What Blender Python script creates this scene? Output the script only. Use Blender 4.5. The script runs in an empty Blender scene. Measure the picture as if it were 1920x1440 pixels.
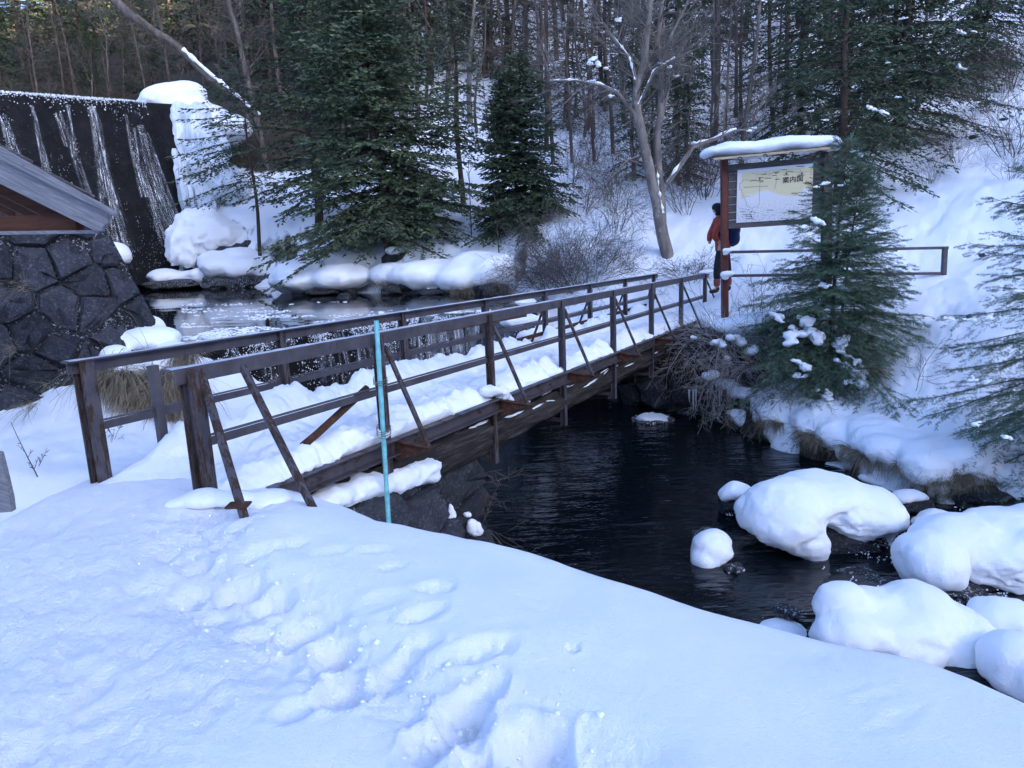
import bpy, math, random
import numpy as np
from mathutils import Vector, Matrix, Euler

# ------------------------------------------------------------------ camera, sky, sun, exposure
SC = bpy.context.scene
COL = SC.collection
FPX = 1350.0                                   # focal length in pixels of the 1920 wide photograph
PITCH, ROLL = math.radians(11.7), math.radians(2.3)
CAM = np.array([0.0, 0.0, 1.63])
_f = np.array([0, math.cos(PITCH), -math.sin(PITCH)])
_u0 = np.array([0, math.sin(PITCH), math.cos(PITCH)])
_r0 = np.array([1.0, 0, 0])
CU = math.cos(ROLL) * _u0 + math.sin(ROLL) * _r0
CR = math.cos(ROLL) * _r0 - math.sin(ROLL) * _u0

cd = bpy.data.cameras.new('camera')
cd.sensor_width = 36.0
cd.lens = FPX / 1920 * 36.0
cd.clip_start = 0.05
cd.clip_end = 2000
cam = bpy.data.objects.new('camera', cd)
COL.objects.link(cam)
cam.matrix_world = Matrix(((CR[0], CU[0], -_f[0], CAM[0]), (CR[1], CU[1], -_f[1], CAM[1]),
                           (CR[2], CU[2], -_f[2], CAM[2]), (0, 0, 0, 1)))
SC.camera = cam

SUN_EL = math.radians(12.5)
SUN_DIR = np.array([0.62, -0.785, 0.0])         # horizontal direction towards the sun (behind the camera, to the right)
world = bpy.data.worlds.new('World')
SC.world = world
world.use_nodes = True
wn = world.node_tree.nodes
wl = world.node_tree.links
wn.clear()
sky = wn.new('ShaderNodeTexSky')
sky.sky_type = 'NISHITA'
sky.sun_disc = False
sky.sun_elevation = SUN_EL
sky.sun_rotation = math.atan2(SUN_DIR[0], SUN_DIR[1])
sky.altitude = 1500
sky.air_density = 0.36
sky.dust_density = 4.6
sky.ozone_density = 2.2
bg = wn.new('ShaderNodeBackground')
bg.inputs['Strength'].default_value = 0.15
wo = wn.new('ShaderNodeOutputWorld')
wl.new(sky.outputs[0], bg.inputs['Color'])
wl.new(bg.outputs[0], wo.inputs['Surface'])

sd_ = bpy.data.lights.new('sun', 'SUN')
sd_.energy = 3.2
sd_.angle = math.radians(0.5)
sd_.color = (1.0, 0.88, 0.70)
sun = bpy.data.objects.new('sun', sd_)
COL.objects.link(sun)
_sv = Vector((SUN_DIR[0] * math.cos(SUN_EL), SUN_DIR[1] * math.cos(SUN_EL), math.sin(SUN_EL)))
sun.rotation_euler = _sv.to_track_quat('Z', 'Y').to_euler()

vs = SC.view_settings
SC.display_settings.display_device = 'sRGB'
vs.view_transform = 'Standard'
vs.look = 'None'
vs.gamma = 1
vs.use_curve_mapping = False
vs.exposure = 3.35
SC.render.engine = 'CYCLES'
SC.cycles.use_denoising = True
SC.cycles.max_bounces = 6
SC.cycles.diffuse_bounces = 4
SC.cycles.glossy_bounces = 3
SC.cycles.transparent_max_bounces = 12

RNG = np.random.default_rng(7)
random.seed(7)
Rd = math.radians


# ------------------------------------------------------------------ helpers
def ray(x, y):
    return _f + CR * (x - 960) / FPX - CU * (y - 720) / FPX


def D(x, y, d):
    """world point on the sight line of a photo pixel at forward distance d"""
    v = ray(x, y)
    return CAM + v * (d / v[1])


def G(x, y, z):
    v = ray(x, y)
    return CAM + v * ((z - CAM[2]) / v[2])


def _hash(ix, iy, iz, s):
    h = (ix * 374761393 + iy * 668265263 + iz * 2147483647 + s * 974634777) & 0xffffffff
    h = ((h ^ (h >> 13)) * 1274126177) & 0xffffffff
    h = h ^ (h >> 16)
    return (h & 0xffff) / 65535.0


def vnoise(P, s=0):
    """value noise on points (n,2|3) in -1..1"""
    P = np.asarray(P, float)
    if P.shape[1] == 2:
        P = np.column_stack([P, np.zeros(len(P))])
    i = np.floor(P).astype(np.int64)
    f = P - i
    f = f * f * f * (f * (f * 6 - 15) + 10)
    r = 0
    for dx in (0, 1):
        for dy in (0, 1):
            for dz in (0, 1):
                w = (f[:, 0] if dx else 1 - f[:, 0]) * (f[:, 1] if dy else 1 - f[:, 1]) * (f[:, 2] if dz else 1 - f[:, 2])
                r = r + w * _hash(i[:, 0] + dx, i[:, 1] + dy, i[:, 2] + dz, s)
    return r * 2 - 1


def fbm(P, o=4, s=0, g=0.5):
    P = np.asarray(P, float)
    r, a = 0, 1.0
    for k in range(o):
        r = r + a * vnoise(P * 2 ** k + 13.7 * k, s + k)
        a *= g
    return r


def sstep(a, b, x):
    t = np.clip((x - a) / (b - a), 0, 1)
    return t * t * (3 - 2 * t)


def nrm(v):
    v = np.asarray(v, float)
    return v / np.maximum(np.linalg.norm(v, axis=-1, keepdims=True), 1e-9)


def mesh_np(name, V, tris=None, quads=None, smooth=True):
    me = bpy.data.meshes.new(name)
    V = np.ascontiguousarray(V, np.float32)
    nt = 0 if tris is None else len(tris)
    nq = 0 if quads is None else len(quads)
    me.vertices.add(len(V))
    me.vertices.foreach_set('co', V.ravel())
    li, st = [], []
    if nt:
        li.append(np.asarray(tris, np.int32).ravel())
        st.append(np.arange(nt, dtype=np.int32) * 3)
    if nq:
        li.append(np.asarray(quads, np.int32).ravel())
        st.append(nt * 3 + np.arange(nq, dtype=np.int32) * 4)
    li = np.concatenate(li)
    st = np.concatenate(st)
    me.loops.add(len(li))
    me.loops.foreach_set('vertex_index', li)
    me.polygons.add(nt + nq)
    me.polygons.foreach_set('loop_start', st)
    me.polygons.foreach_set('use_smooth', np.full(nt + nq, bool(smooth)))
    me.update(calc_edges=True)
    me.validate()
    return me


def ob(name, me, mat, parent=None, loc=None):
    o = bpy.data.objects.new(name, me)
    COL.objects.link(o)
    if mat is not None and me is not None and len(me.materials) == 0:
        me.materials.append(mat)
    if parent is not None:
        o.parent = parent
    if loc is not None:
        o.location = Vector([float(c) for c in loc])
    return o


def thing(name, label, cat, loc=(0, 0, 0), group=None, rz=0.0):
    o = bpy.data.objects.new(name, None)
    COL.objects.link(o)
    o.location = Vector([float(c) for c in loc])
    o.rotation_euler = (0, 0, rz)
    o.empty_display_size = 0.2
    o['label'] = label
    o['category'] = cat
    if group:
        o['group'] = group
    return o


def tag(o, label=None, cat=None, group=None, kind=None):
    if label:
        o['label'] = label
    if cat:
        o['category'] = cat
    if group:
        o['group'] = group
    if kind:
        o['kind'] = kind
    return o


def dup(root, loc, rz, scale=1.0, label=None):
    r = root.copy()
    COL.objects.link(r)
    r.location = Vector([float(c) for c in loc])
    r.rotation_euler = (r.rotation_euler[0], r.rotation_euler[1], rz)
    r.scale = (scale, scale, scale) if np.isscalar(scale) else scale
    if label:
        r['label'] = label
    for ch in list(root.children):
        c = ch.copy()
        COL.objects.link(c)
        c.parent = r
        for g in ch.children:
            d = g.copy()
            COL.objects.link(d)
            d.parent = c
    return r


class MB:
    """collects boxes, bars, tubes into one mesh"""

    def __init__(s):
        s.v, s.q, s.t, s.n = [], [], [], 0

    def add(s, V, quads=None, tris=None):
        V = np.asarray(V, float)
        if quads is not None and len(quads):
            s.q.append(np.asarray(quads, int) + s.n)
        if tris is not None and len(tris):
            s.t.append(np.asarray(tris, int) + s.n)
        s.v.append(V)
        s.n += len(V)

    def box(s, c, X, Y, Z, bev=0.0):
        """box with centre c and half axis vectors X,Y,Z (bevelled along all edges when bev>0)"""
        c, X, Y, Z = (np.asarray(a, float) for a in (c, X, Y, Z))
        if bev <= 0:
            V = [c + a * X + b * Y + d * Z for d in (-1, 1) for b in (-1, 1) for a in (-1, 1)]
            s.add(V, [[0, 2, 3, 1], [4, 5, 7, 6], [0, 1, 5, 4], [2, 6, 7, 3], [0, 4, 6, 2], [1, 3, 7, 5]])
            return
        l = [np.linalg.norm(a) for a in (X, Y, Z)]
        k = [max(0.0, 1 - bev / max(a, 1e-6)) for a in l]
        V, idx = [], {}
        for sx in (-1, 1):
            for sy in (-1, 1):
                for sz in (-1, 1):
                    for ax in range(3):
                        m = [k[0] * sx, k[1] * sy, k[2] * sz]
                        m[ax] = (sx, sy, sz)[ax]
                        idx[(sx, sy, sz, ax)] = len(V)
                        V.append(c + m[0] * X + m[1] * Y + m[2] * Z)
        Q, T = [], []
        for ax in range(3):
            o = [i for i in range(3) if i != ax]
            for sg in (-1, 1):
                r = []
                for a, b in ((-1, -1), (1, -1), (1, 1), (-1, 1)):
                    t = [0, 0, 0]
                    t[ax], t[o[0]], t[o[1]] = sg, a, b
                    r.append(idx[tuple(t) + (ax,)])
                if (sg > 0) == (ax == 1):
                    r.reverse()
                Q.append(r)
        for a in range(3):
            b, cc = [i for i in range(3) if i != a]
            for sb in (-1, 1):
                for sc_ in (-1, 1):
                    t1, t2 = [0, 0, 0], [0, 0, 0]
                    t1[a], t1[b], t1[cc] = -1, sb, sc_
                    t2[a], t2[b], t2[cc] = 1, sb, sc_
                    Q.append([idx[tuple(t1) + (b,)], idx[tuple(t2) + (b,)], idx[tuple(t2) + (cc,)], idx[tuple(t1) + (cc,)]])
        for sx in (-1, 1):
            for sy in (-1, 1):
                for sz in (-1, 1):
                    T.append([idx[(sx, sy, sz, i)] for i in range(3)])
        s.add(V, Q, T)

    def bar(s, a, b, w, h, up=(0, 0, 1), bev=0.004):
        """rectangular bar from a to b, w across, h along up"""
        a, b = np.asarray(a, float), np.asarray(b, float)
        d = nrm(b - a)
        x = np.cross(d, up)
        if np.linalg.norm(x) < 1e-6:
            x = np.cross(d, (1, 0, 0))
        x = nrm(x)
        z = np.cross(x, d)
        s.box((a + b) / 2, x * w / 2, (b - a) / 2, z * h / 2, bev)

    def tube(s, P, r, n=8, cap=True):
        P = np.asarray(P, float)
        m = len(P)
        r = np.broadcast_to(np.asarray(r, float), (m,))
        T = nrm(np.gradient(P, axis=0))
        ref = np.array([0, 0, 1.0]) if abs(T[:, 2]).mean() < 0.8 else np.array([1.0, 0, 0])
        x = nrm(np.cross(T, ref))
        y = np.cross(T, x)
        a = np.arange(n) * 2 * math.pi / n
        V = (P[:, None, :] + r[:, None, None] * (np.cos(a)[None, :, None] * x[:, None, :] + np.sin(a)[None, :, None] * y[:, None, :])).reshape(-1, 3)
        i = np.arange(m - 1)[:, None] * n
        j = np.arange(n)[None, :]
        k = (j + 1) % n
        Q = np.stack([i + j, i + k, i + n + k, i + n + j], -1).reshape(-1, 4)
        t = None
        if cap:
            V = np.vstack([V, P[0], P[-1]])
            jj = np.arange(n)
            t = np.vstack([np.column_stack([(jj + 1) % n, jj, np.full(n, m * n)]),
                           np.column_stack([(m - 1) * n + jj, (m - 1) * n + (jj + 1) % n, np.full(n, m * n + 1)])])
        s.add(V, Q, t)

    def mesh(s, name, smooth=False):
        return mesh_np(name, np.vstack(s.v), np.vstack(s.t) if s.t else None, np.vstack(s.q) if s.q else None, smooth)

    def build(s, name, mat, parent=None, smooth=False):
        return ob(name, s.mesh(name, smooth), mat, parent)


def ico(sub=2):
    import bmesh
    b = bmesh.new()
    bmesh.ops.create_icosphere(b, subdivisions=sub, radius=1)
    b.verts.ensure_lookup_table()
    V = np.array([v.co[:] for v in b.verts])
    F = np.array([[v.index for v in f.verts] for f in b.faces])
    b.free()
    return V, F


ICO = {k: ico(k) for k in (1, 2, 3, 4)}


def blob_mesh(name, ells, voxel=0.05, smooth_it=10, noise=0.0, nscale=3.0, seed=0):
    """ellipsoids (centre, radii) fused into one smooth body by voxel remeshing"""
    Vs, Fs, n = [], [], 0
    V0, F0 = ICO[3]
    for c, r in ells:
        Vs.append(V0 * np.asarray(r) + np.asarray(c))
        Fs.append(F0 + n)
        n += len(V0)
    me = mesh_np(name, np.vstack(Vs), np.vstack(Fs))
    o = bpy.data.objects.new(name, me)
    COL.objects.link(o)
    m = o.modifiers.new('r', 'REMESH')
    m.mode = 'VOXEL'
    m.voxel_size = voxel
    m = o.modifiers.new('s', 'SMOOTH')
    m.factor = 0.6
    m.iterations = smooth_it
    dg = bpy.context.evaluated_depsgraph_get()
    res = bpy.data.meshes.new_from_object(o.evaluated_get(dg))
    bpy.data.objects.remove(o)
    bpy.data.meshes.remove(me)
    res.name = name
    if noise > 0:
        co = np.empty(len(res.vertices) * 3, np.float32)
        res.vertices.foreach_get('co', co)
        no = np.empty_like(co)
        res.vertices.foreach_get('normal', no)
        co, no = co.reshape(-1, 3), no.reshape(-1, 3)
        co = co + no * (noise * fbm(co * nscale, 4, seed))[:, None]
        res.vertices.foreach_set('co', np.ascontiguousarray(co, np.float32).ravel())
    res.polygons.foreach_set('use_smooth', np.ones(len(res.polygons), bool))
    res.update()
    return res


def rock_arr(c, r, seed, sub=3, rough=0.28, freq=1.3, flat=0.0):
    V, F = ICO[sub]
    n = fbm(V * freq + seed * 7.3, 4, seed)
    cell = np.abs(vnoise(V * freq * 1.7 + seed, seed + 5))
    V = V * (1 + rough * n - 0.18 * cell)[:, None]
    V = np.clip(V, -0.88, 0.88 - flat)
    return V * np.asarray(r) + np.asarray(c), F


# ------------------------------------------------------------------ materials
def nt_new(name):
    m = bpy.data.materials.new(name)
    m.use_nodes = True
    t = m.node_tree
    p = t.nodes['Principled BSDF']
    return m, t, p


def nd(t, ty, **kw):
    n = t.nodes.new(ty)
    for k, v in kw.items():
        if k.startswith('_'):
            setattr(n, k[1:], v)
        else:
            n.inputs[k.replace('__', ' ')].default_value = v
    return n


def coord(t, space='Object', scale=(1, 1, 1)):
    tc = t.nodes.new('ShaderNodeTexCoord')
    mp = t.nodes.new('ShaderNodeMapping')
    mp.inputs['Scale'].default_value = scale
    t.links.new(tc.outputs[space], mp.inputs['Vector'])
    return mp.outputs[0]


def noise(t, vec, scale, detail=5, rough=0.55, dist=0.0):
    n = nd(t, 'ShaderNodeTexNoise', Scale=scale, Detail=detail, Roughness=rough, Distortion=dist)
    t.links.new(vec, n.inputs['Vector'])
    return n.outputs['Fac']


def ramp(t, fac, stops, interp='LINEAR'):
    r = t.nodes.new('ShaderNodeValToRGB')
    r.color_ramp.interpolation = interp
    e = r.color_ramp.elements
    while len(e) < len(stops):
        e.new(0.5)
    for i, (p, c) in enumerate(stops):
        e[i].position = p
        e[i].color = (c[0], c[1], c[2], 1) if not np.isscalar(c) else (c, c, c, 1)
    t.links.new(fac, r.inputs[0])
    return r.outputs[0]


def mix(t, fac, a, b, mode='MIX'):
    m = t.nodes.new('ShaderNodeMix')
    m.data_type = 'RGBA'
    m.blend_type = mode
    for sock, v in ((m.inputs[0], fac), (m.inputs[6], a), (m.inputs[7], b)):
        if hasattr(v, 'links'):
            t.links.new(v, sock)
        else:
            sock.default_value = v if np.isscalar(v) else (v[0], v[1], v[2], 1)
    return m.outputs[2]


def math_(t, op, a, b=0.0, c=0.0):
    m = t.nodes.new('ShaderNodeMath')
    m.operation = op
    for s, v in zip(m.inputs, (a, b, c)):
        if hasattr(v, 'links'):
            t.links.new(v, s)
        else:
            s.default_value = v
    return m.outputs[0]


def bump(t, p, h, strength=0.4, dist=0.02):
    b = t.nodes.new('ShaderNodeBump')
    b.inputs['Strength'].default_value = strength
    b.inputs['Distance'].default_value = dist
    t.links.new(h, b.inputs['Height'])
    t.links.new(b.outputs[0], p.inputs['Normal'])
    return b


def simple(name, stops, scale=6.0, rough=0.8, bs=0.3, bd=0.01, stretch=(1, 1, 1), spec=0.3, bscale=None, metal=0.0, space='Object', detail=6):
    """noise coloured matt material with fine relief"""
    m, t, p = nt_new(name)
    v = coord(t, space, stretch)
    n = noise(t, v, scale, detail, 0.6)
    t.links.new(ramp(t, n, stops), p.inputs['Base Color'])
    p.inputs['Roughness'].default_value = rough
    p.inputs['Specular IOR Level'].default_value = spec
    p.inputs['Metallic'].default_value = metal
    if bs > 0:
        bump(t, p, noise(t, v, bscale or scale * 3, 5, 0.65), bs, bd)
    return m


M = {}


def snow_mat(name, lump=0.35, fine=0.5, col=(0.86, 0.87, 0.885)):
    m, t, p = nt_new(name)
    v = coord(t, 'Object')
    p.inputs['Base Color'].default_value = (*col, 1)
    p.inputs['Roughness'].default_value = 0.7
    p.inputs['Specular IOR Level'].default_value = 0.25
    a = noise(t, v, 9, 6, 0.6)
    b = noise(t, v, 34, 5, 0.7)
    c = noise(t, v, 130, 3, 0.7)
    h = math_(t, 'ADD', math_(t, 'MULTIPLY', a, lump), math_(t, 'ADD', math_(t, 'MULTIPLY', b, 0.22 * fine), math_(t, 'MULTIPLY', c, 0.2 * fine)))
    bump(t, p, h, 0.75, 0.035)
    return m


M['snow'] = snow_mat('snow_soft', 0.35, 1.0)
M['snow_rough'] = snow_mat('snow_crusty', 1.0, 1.6)
M['snow_lump'] = snow_mat('snow_lump', 0.55, 1.0)

# terrain: snow, bare earth and leaf litter where the ground is too steep or under trees
m, t, p = nt_new('snowy_ground')
v = coord(t, 'Object')
geo = t.nodes.new('ShaderNodeNewGeometry')
sx = t.nodes.new('ShaderNodeSeparateXYZ')
t.links.new(geo.outputs['Normal'], sx.inputs[0])
st = math_(t, 'ADD', sx.outputs[2], math_(t, 'MULTIPLY', math_(t, 'SUBTRACT', noise(t, v, 2.3, 6, 0.65), 0.5), 0.45))
atb = t.nodes.new('ShaderNodeAttribute')
atb.attribute_name = 'bare'                      # soil shows only where the bank is cut, never under trodden snow
steep = math_(t, 'MULTIPLY', ramp(t, st, [(0.40, 1.0), (0.54, 0.0)]), atb.outputs['Fac'])
at = t.nodes.new('ShaderNodeAttribute')
at.attribute_name = 'litter'
lit = math_(t, 'MULTIPLY', at.outputs['Fac'], 1.0)
litn = ramp(t, math_(t, 'ADD', lit, math_(t, 'MULTIPLY', math_(t, 'SUBTRACT', noise(t, v, 1.1, 7, 0.7), 0.5), 0.9)), [(0.42, 0.0), (0.56, 1.0)])
earth = ramp(t, noise(t, v, 7, 8, 0.7), [(0.3, (0.012, 0.010, 0.008)), (0.55, (0.035, 0.028, 0.020)), (0.75, (0.07, 0.06, 0.045))])
earth2 = ramp(t, noise(t, v, 3, 8, 0.75), [(0.3, (0.02, 0.018, 0.012)), (0.6, (0.055, 0.045, 0.03)), (0.72, (0.10, 0.085, 0.06))])
c1 = mix(t, steep, (0.86, 0.87, 0.885), earth)
c2 = mix(t, litn, c1, earth2)
t.links.new(c2, p.inputs['Base Color'])
p.inputs['Roughness'].default_value = 0.75
p.inputs['Specular IOR Level'].default_value = 0.2
at2 = t.nodes.new('ShaderNodeAttribute')
at2.attribute_name = 'packed'
h = math_(t, 'ADD', math_(t, 'MULTIPLY', noise(t, v, 8, 6, 0.6), math_(t, 'ADD', 0.35, math_(t, 'MULTIPLY', at2.outputs['Fac'], 0.5))),
          math_(t, 'ADD', math_(t, 'MULTIPLY', noise(t, v, 42, 5, 0.7), math_(t, 'ADD', 0.14, math_(t, 'MULTIPLY', at2.outputs['Fac'], 0.45))), math_(t, 'MULTIPLY', noise(t, v, 120, 4, 0.75), 0.26)))
bump(t, p, h, 0.9, 0.035)
M['ground'] = m


def rock_mat(name, dark=0.03, lichen=0.35, blue=1.15, frost=0.0, wet=0.75):
    m, t, p = nt_new(name)
    v = coord(t, 'Object')
    n = noise(t, v, 4, 8, 0.65)
    d = dark
    base = ramp(t, n, [(0.3, (d * 0.45, d * 0.45, d * 0.48 * blue)), (0.55, (d, d, d * 1.03 * blue)), (0.8, (d * 2.0, d * 1.95, d * 1.95 * blue))])
    spots = ramp(t, noise(t, v, 11, 6, 0.75), [(0.60, 0.0), (0.70, 1.0)])
    zone = ramp(t, noise(t, v, 1.7, 3, 0.5), [(0.42, 0.0), (0.62, 1.0)])
    li = math_(t, 'MULTIPLY', math_(t, 'MULTIPLY', spots, zone), lichen)
    c = mix(t, li, base, (0.22, 0.23, 0.24))
    rust = math_(t, 'MULTIPLY', ramp(t, noise(t, v, 2.4, 5, 0.6), [(0.66, 0.0), (0.74, 1.0)]), 0.4)
    c = mix(t, rust, c, (0.09, 0.05, 0.03))
    if frost > 0:
        fr = math_(t, 'MULTIPLY', ramp(t, noise(t, v, 28, 4, 0.8), [(0.55, 0.0), (0.62, 1.0)]), frost)
        c = mix(t, fr, c, (0.75, 0.78, 0.82))
    t.links.new(c, p.inputs['Base Color'])
    p.inputs['Roughness'].default_value = wet
    p.inputs['Specular IOR Level'].default_value = 0.3
    bump(t, p, math_(t, 'ADD', noise(t, v, 6, 9, 0.75), math_(t, 'MULTIPLY', noise(t, v, 40, 4, 0.7), 0.3)), 1.0, 0.06)
    return m


M['stone'] = rock_mat('masonry_stone', 0.050, 0.75, 1.15, 0.12)
M['stone_dark'] = rock_mat('masonry_stone_dark', 0.034, 0.55, 1.15, 0.08)
M['rock'] = rock_mat('river_rock', 0.028, 0.3, 1.05, 0.15)
M['rock_frost'] = rock_mat('frosted_rock', 0.03, 0.3, 1.05, 0.75)
M['mortar'] = simple('mortar_earth', [(0.3, (0.008, 0.008, 0.008)), (0.7, (0.03, 0.027, 0.022))], 9, 0.95, 0.6, 0.03)
M['mortar_frost'] = rock_mat('joint_frost', 0.02, 0.8, 1.1, 0.5, 0.9)


def steel_mat(name, rusty, streak=(9, 9, 1.6)):
    m, t, p = nt_new(name)
    v = coord(t, 'Object')
    n = noise(t, v, 5, 7, 0.65)
    paint = ramp(t, n, [(0.3, (0.038, 0.032, 0.036)), (0.7, (0.090, 0.078, 0.083))])
    vs_ = coord(t, 'Object', streak)
    rust = ramp(t, noise(t, vs_, 2.2, 6, 0.7), [(rusty, 0.0), (rusty + 0.06, 1.0)])
    rc = ramp(t, noise(t, v, 22, 6, 0.7), [(0.3, (0.020, 0.011, 0.008)), (0.55, (0.046, 0.026, 0.018)), (0.75, (0.085, 0.052, 0.037))])
    t.links.new(mix(t, rust, paint, rc), p.inputs['Base Color'])
    t.links.new(ramp(t, rust, [(0, 0.5), (1, 0.9)]), p.inputs['Roughness'])
    p.inputs['Specular IOR Level'].default_value = 0.35
    hh = math_(t, 'ADD', math_(t, 'MULTIPLY', noise(t, v, 60, 4, 0.7), 0.4), math_(t, 'MULTIPLY', rust, -0.5))
    bump(t, p, hh, 0.5, 0.004)
    return m


M['steel'] = steel_mat('painted_steel', 0.62)
M['steel_rust'] = steel_mat('rusting_steel', 0.47)
M['steel_beam'] = steel_mat('rusting_beam', 0.55, (2.2, 2.2, 5))
M['rust'] = simple('bare_rust', [(0.3, (0.03, 0.014, 0.009)), (0.55, (0.075, 0.032, 0.018)), (0.8, (0.14, 0.07, 0.045))], 14, 0.95, 0.5, 0.006)
M['frost'] = snow_mat('hoar_frost', 1.0, 2.0, (0.52, 0.53, 0.56))


def wood_mat(name, stops, axis=(1, 1, 1), rough=0.85, sc=3.0, turn=0.0):
    m, t, p = nt_new(name)
    v = coord(t, 'Object', (1, 1, 1))
    v.node.inputs['Rotation'].default_value = (0, 0, turn)
    mp = t.nodes.new('ShaderNodeMapping')
    mp.inputs['Scale'].default_value = axis
    t.links.new(v, mp.inputs['Vector'])
    v = mp.outputs[0]
    n = noise(t, v, sc, 8, 0.7, 0.6)
    t.links.new(ramp(t, n, stops), p.inputs['Base Color'])
    p.inputs['Roughness'].default_value = rough
    p.inputs['Specular IOR Level'].default_value = 0.25
    bump(t, p, noise(t, v, sc * 1.3, 7, 0.75), 0.8, 0.02)
    return m


M['log'] = wood_mat('old_log', [(0.25, (0.006, 0.005, 0.005)), (0.5, (0.028, 0.022, 0.019)), (0.72, (0.115, 0.100, 0.090))], (0.7, 11, 11), turn=-math.atan2(0.87, 0.49))
M['greywood'] = _gw = wood_mat('weathered_board', [(0.25, (0.085, 0.083, 0.088)), (0.5, (0.20, 0.197, 0.205)), (0.75, (0.33, 0.325, 0.335))], (1.2, 12, 20))
for _n in _gw.node_tree.nodes:
    if _n.type == 'MAPPING' and tuple(_n.inputs['Scale'].default_value) == (1, 1, 1):
        _n.inputs['Rotation'].default_value = (0, -0.506, 0)        # grain runs down the roof's slope
M['brownwood'] = wood_mat('stained_wood', [(0.25, (0.045, 0.018, 0.010)), (0.6, (0.085, 0.036, 0.020)), (0.8, (0.12, 0.055, 0.032))], (1.5, 10, 10))
M['boardwood'] = wood_mat('sign_board_wood', [(0.25, (0.045, 0.038, 0.037)), (0.5, (0.095, 0.083, 0.080)), (0.75, (0.16, 0.145, 0.14))], (1.6, 10, 16))
M['palewood'] = simple('pale_batten', [(0.3, (0.36, 0.27, 0.17)), (0.7, (0.50, 0.40, 0.27))], 9, 0.8, 0.2, 0.004)


def bark_mat(name, stops, snow=0.0, sc=5.0):
    m, t, p = nt_new(name)
    v = coord(t, 'Object', (1, 1, 0.28))
    c = ramp(t, noise(t, v, sc, 8, 0.72), stops)
    pl = ramp(t, noise(t, coord(t, 'Object', (1, 1, 0.8)), 3.1, 6, 0.7), [(0.56, 0.0), (0.64, 1.0)])
    c = mix(t, math_(t, 'MULTIPLY', pl, 0.55), c, (stops[-1][1][0] * 1.25, stops[-1][1][1] * 1.25, stops[-1][1][2] * 1.22))
    t.links.new(c, p.inputs['Base Color'])
    p.inputs['Roughness'].default_value = 0.9
    p.inputs['Specular IOR Level'].default_value = 0.2
    bump(t, p, noise(t, v, sc * 3, 6, 0.7), 0.7, 0.02)
    return m


M['bark'] = bark_mat('conifer_bark', [(0.25, (0.020, 0.014, 0.010)), (0.5, (0.062, 0.044, 0.032)), (0.75, (0.125, 0.095, 0.072))])
M['bark_grey'] = bark_mat('grey_bark', [(0.25, (0.035, 0.028, 0.024)), (0.5, (0.10, 0.083, 0.070)), (0.75, (0.19, 0.165, 0.145))])
M['bark_pale'] = bark_mat('pale_bark', [(0.25, (0.06, 0.048, 0.040)), (0.5, (0.17, 0.145, 0.125)), (0.75, (0.29, 0.26, 0.235))])
M['twig'] = simple('twig_bark', [(0.3, (0.050, 0.036, 0.029)), (0.7, (0.135, 0.104, 0.087))], 3, 0.9, 0)
M['twig_pale'] = simple('pale_twig', [(0.3, (0.20, 0.175, 0.16)), (0.7, (0.42, 0.385, 0.36))], 3, 0.9, 0)
M['twig_grey'] = simple('grey_twig', [(0.3, (0.060, 0.050, 0.045)), (0.7, (0.16, 0.14, 0.13))], 2, 0.9, 0)
M['straw'] = simple('dry_grass', [(0.3, (0.11, 0.085, 0.055)), (0.55, (0.25, 0.20, 0.135)), (0.75, (0.38, 0.33, 0.24))], 7, 0.9, 0)


def needle_mat(name, a, b, c):
    m, t, p = nt_new(name)
    v = coord(t, 'Object')
    n = noise(t, v, 1.3, 5, 0.6)
    n2 = noise(t, v, 17, 3, 0.6)
    cc = ramp(t, math_(t, 'ADD', math_(t, 'MULTIPLY', n, 0.6), math_(t, 'MULTIPLY', n2, 0.4)), [(0.32, a), (0.5, b), (0.68, c)])
    t.links.new(cc, p.inputs['Base Color'])
    p.inputs['Roughness'].default_value = 0.55
    p.inputs['Specular IOR Level'].default_value = 0.35
    return m


M['needle'] = needle_mat('fir_needles', (0.018, 0.031, 0.016), (0.042, 0.064, 0.030), (0.082, 0.104, 0.046))
M['needle_spruce'] = needle_mat('spruce_needles', (0.026, 0.042, 0.022), (0.064, 0.092, 0.046), (0.125, 0.150, 0.066))
M['needle_olive'] = needle_mat('olive_needles', (0.020, 0.030, 0.016), (0.046, 0.060, 0.028), (0.080, 0.088, 0.040))
M['needle_hem'] = needle_mat('hemlock_needles', (0.030, 0.056, 0.034), (0.068, 0.112, 0.062), (0.120, 0.160, 0.085))


def water_mat(name, scale, strength, tint=(0.004, 0.006, 0.008), stretch=(1, 1, 1), rough=0.03, rot=0.0):
    m, t, p = nt_new(name)
    tc = t.nodes.new('ShaderNodeTexCoord')
    mp = t.nodes.new('ShaderNodeMapping')
    mp.inputs['Scale'].default_value = stretch
    mp.inputs['Rotation'].default_value = (0, 0, rot)
    t.links.new(tc.outputs['Object'], mp.inputs['Vector'])
    v = mp.outputs[0]
    p.inputs['Base Color'].default_value = (*tint, 1)
    p.inputs['Roughness'].default_value = rough
    p.inputs['IOR'].default_value = 1.33
    h = math_(t, 'ADD', noise(t, v, scale, 3, 0.5, 0.4), math_(t, 'MULTIPLY', noise(t, v, scale * 2.7, 2, 0.5), 0.35))
    area = ramp(t, noise(t, coord(t, 'Object'), 0.5, 2, 0.5), [(0.3, 0.35), (0.65, 1.0)])
    bump(t, p, math_(t, 'MULTIPLY', h, area), strength, 0.05)
    return m


M['water'] = water_mat('pool_water', 2.6, 0.8, stretch=(0.5, 1.7, 1), rough=0.01, rot=Rd(-12))
M['water_calm'] = water_mat('calm_water', 1.2, 0.10, (0.008, 0.009, 0.010), (0.4, 1.4, 1), 0.02)

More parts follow.
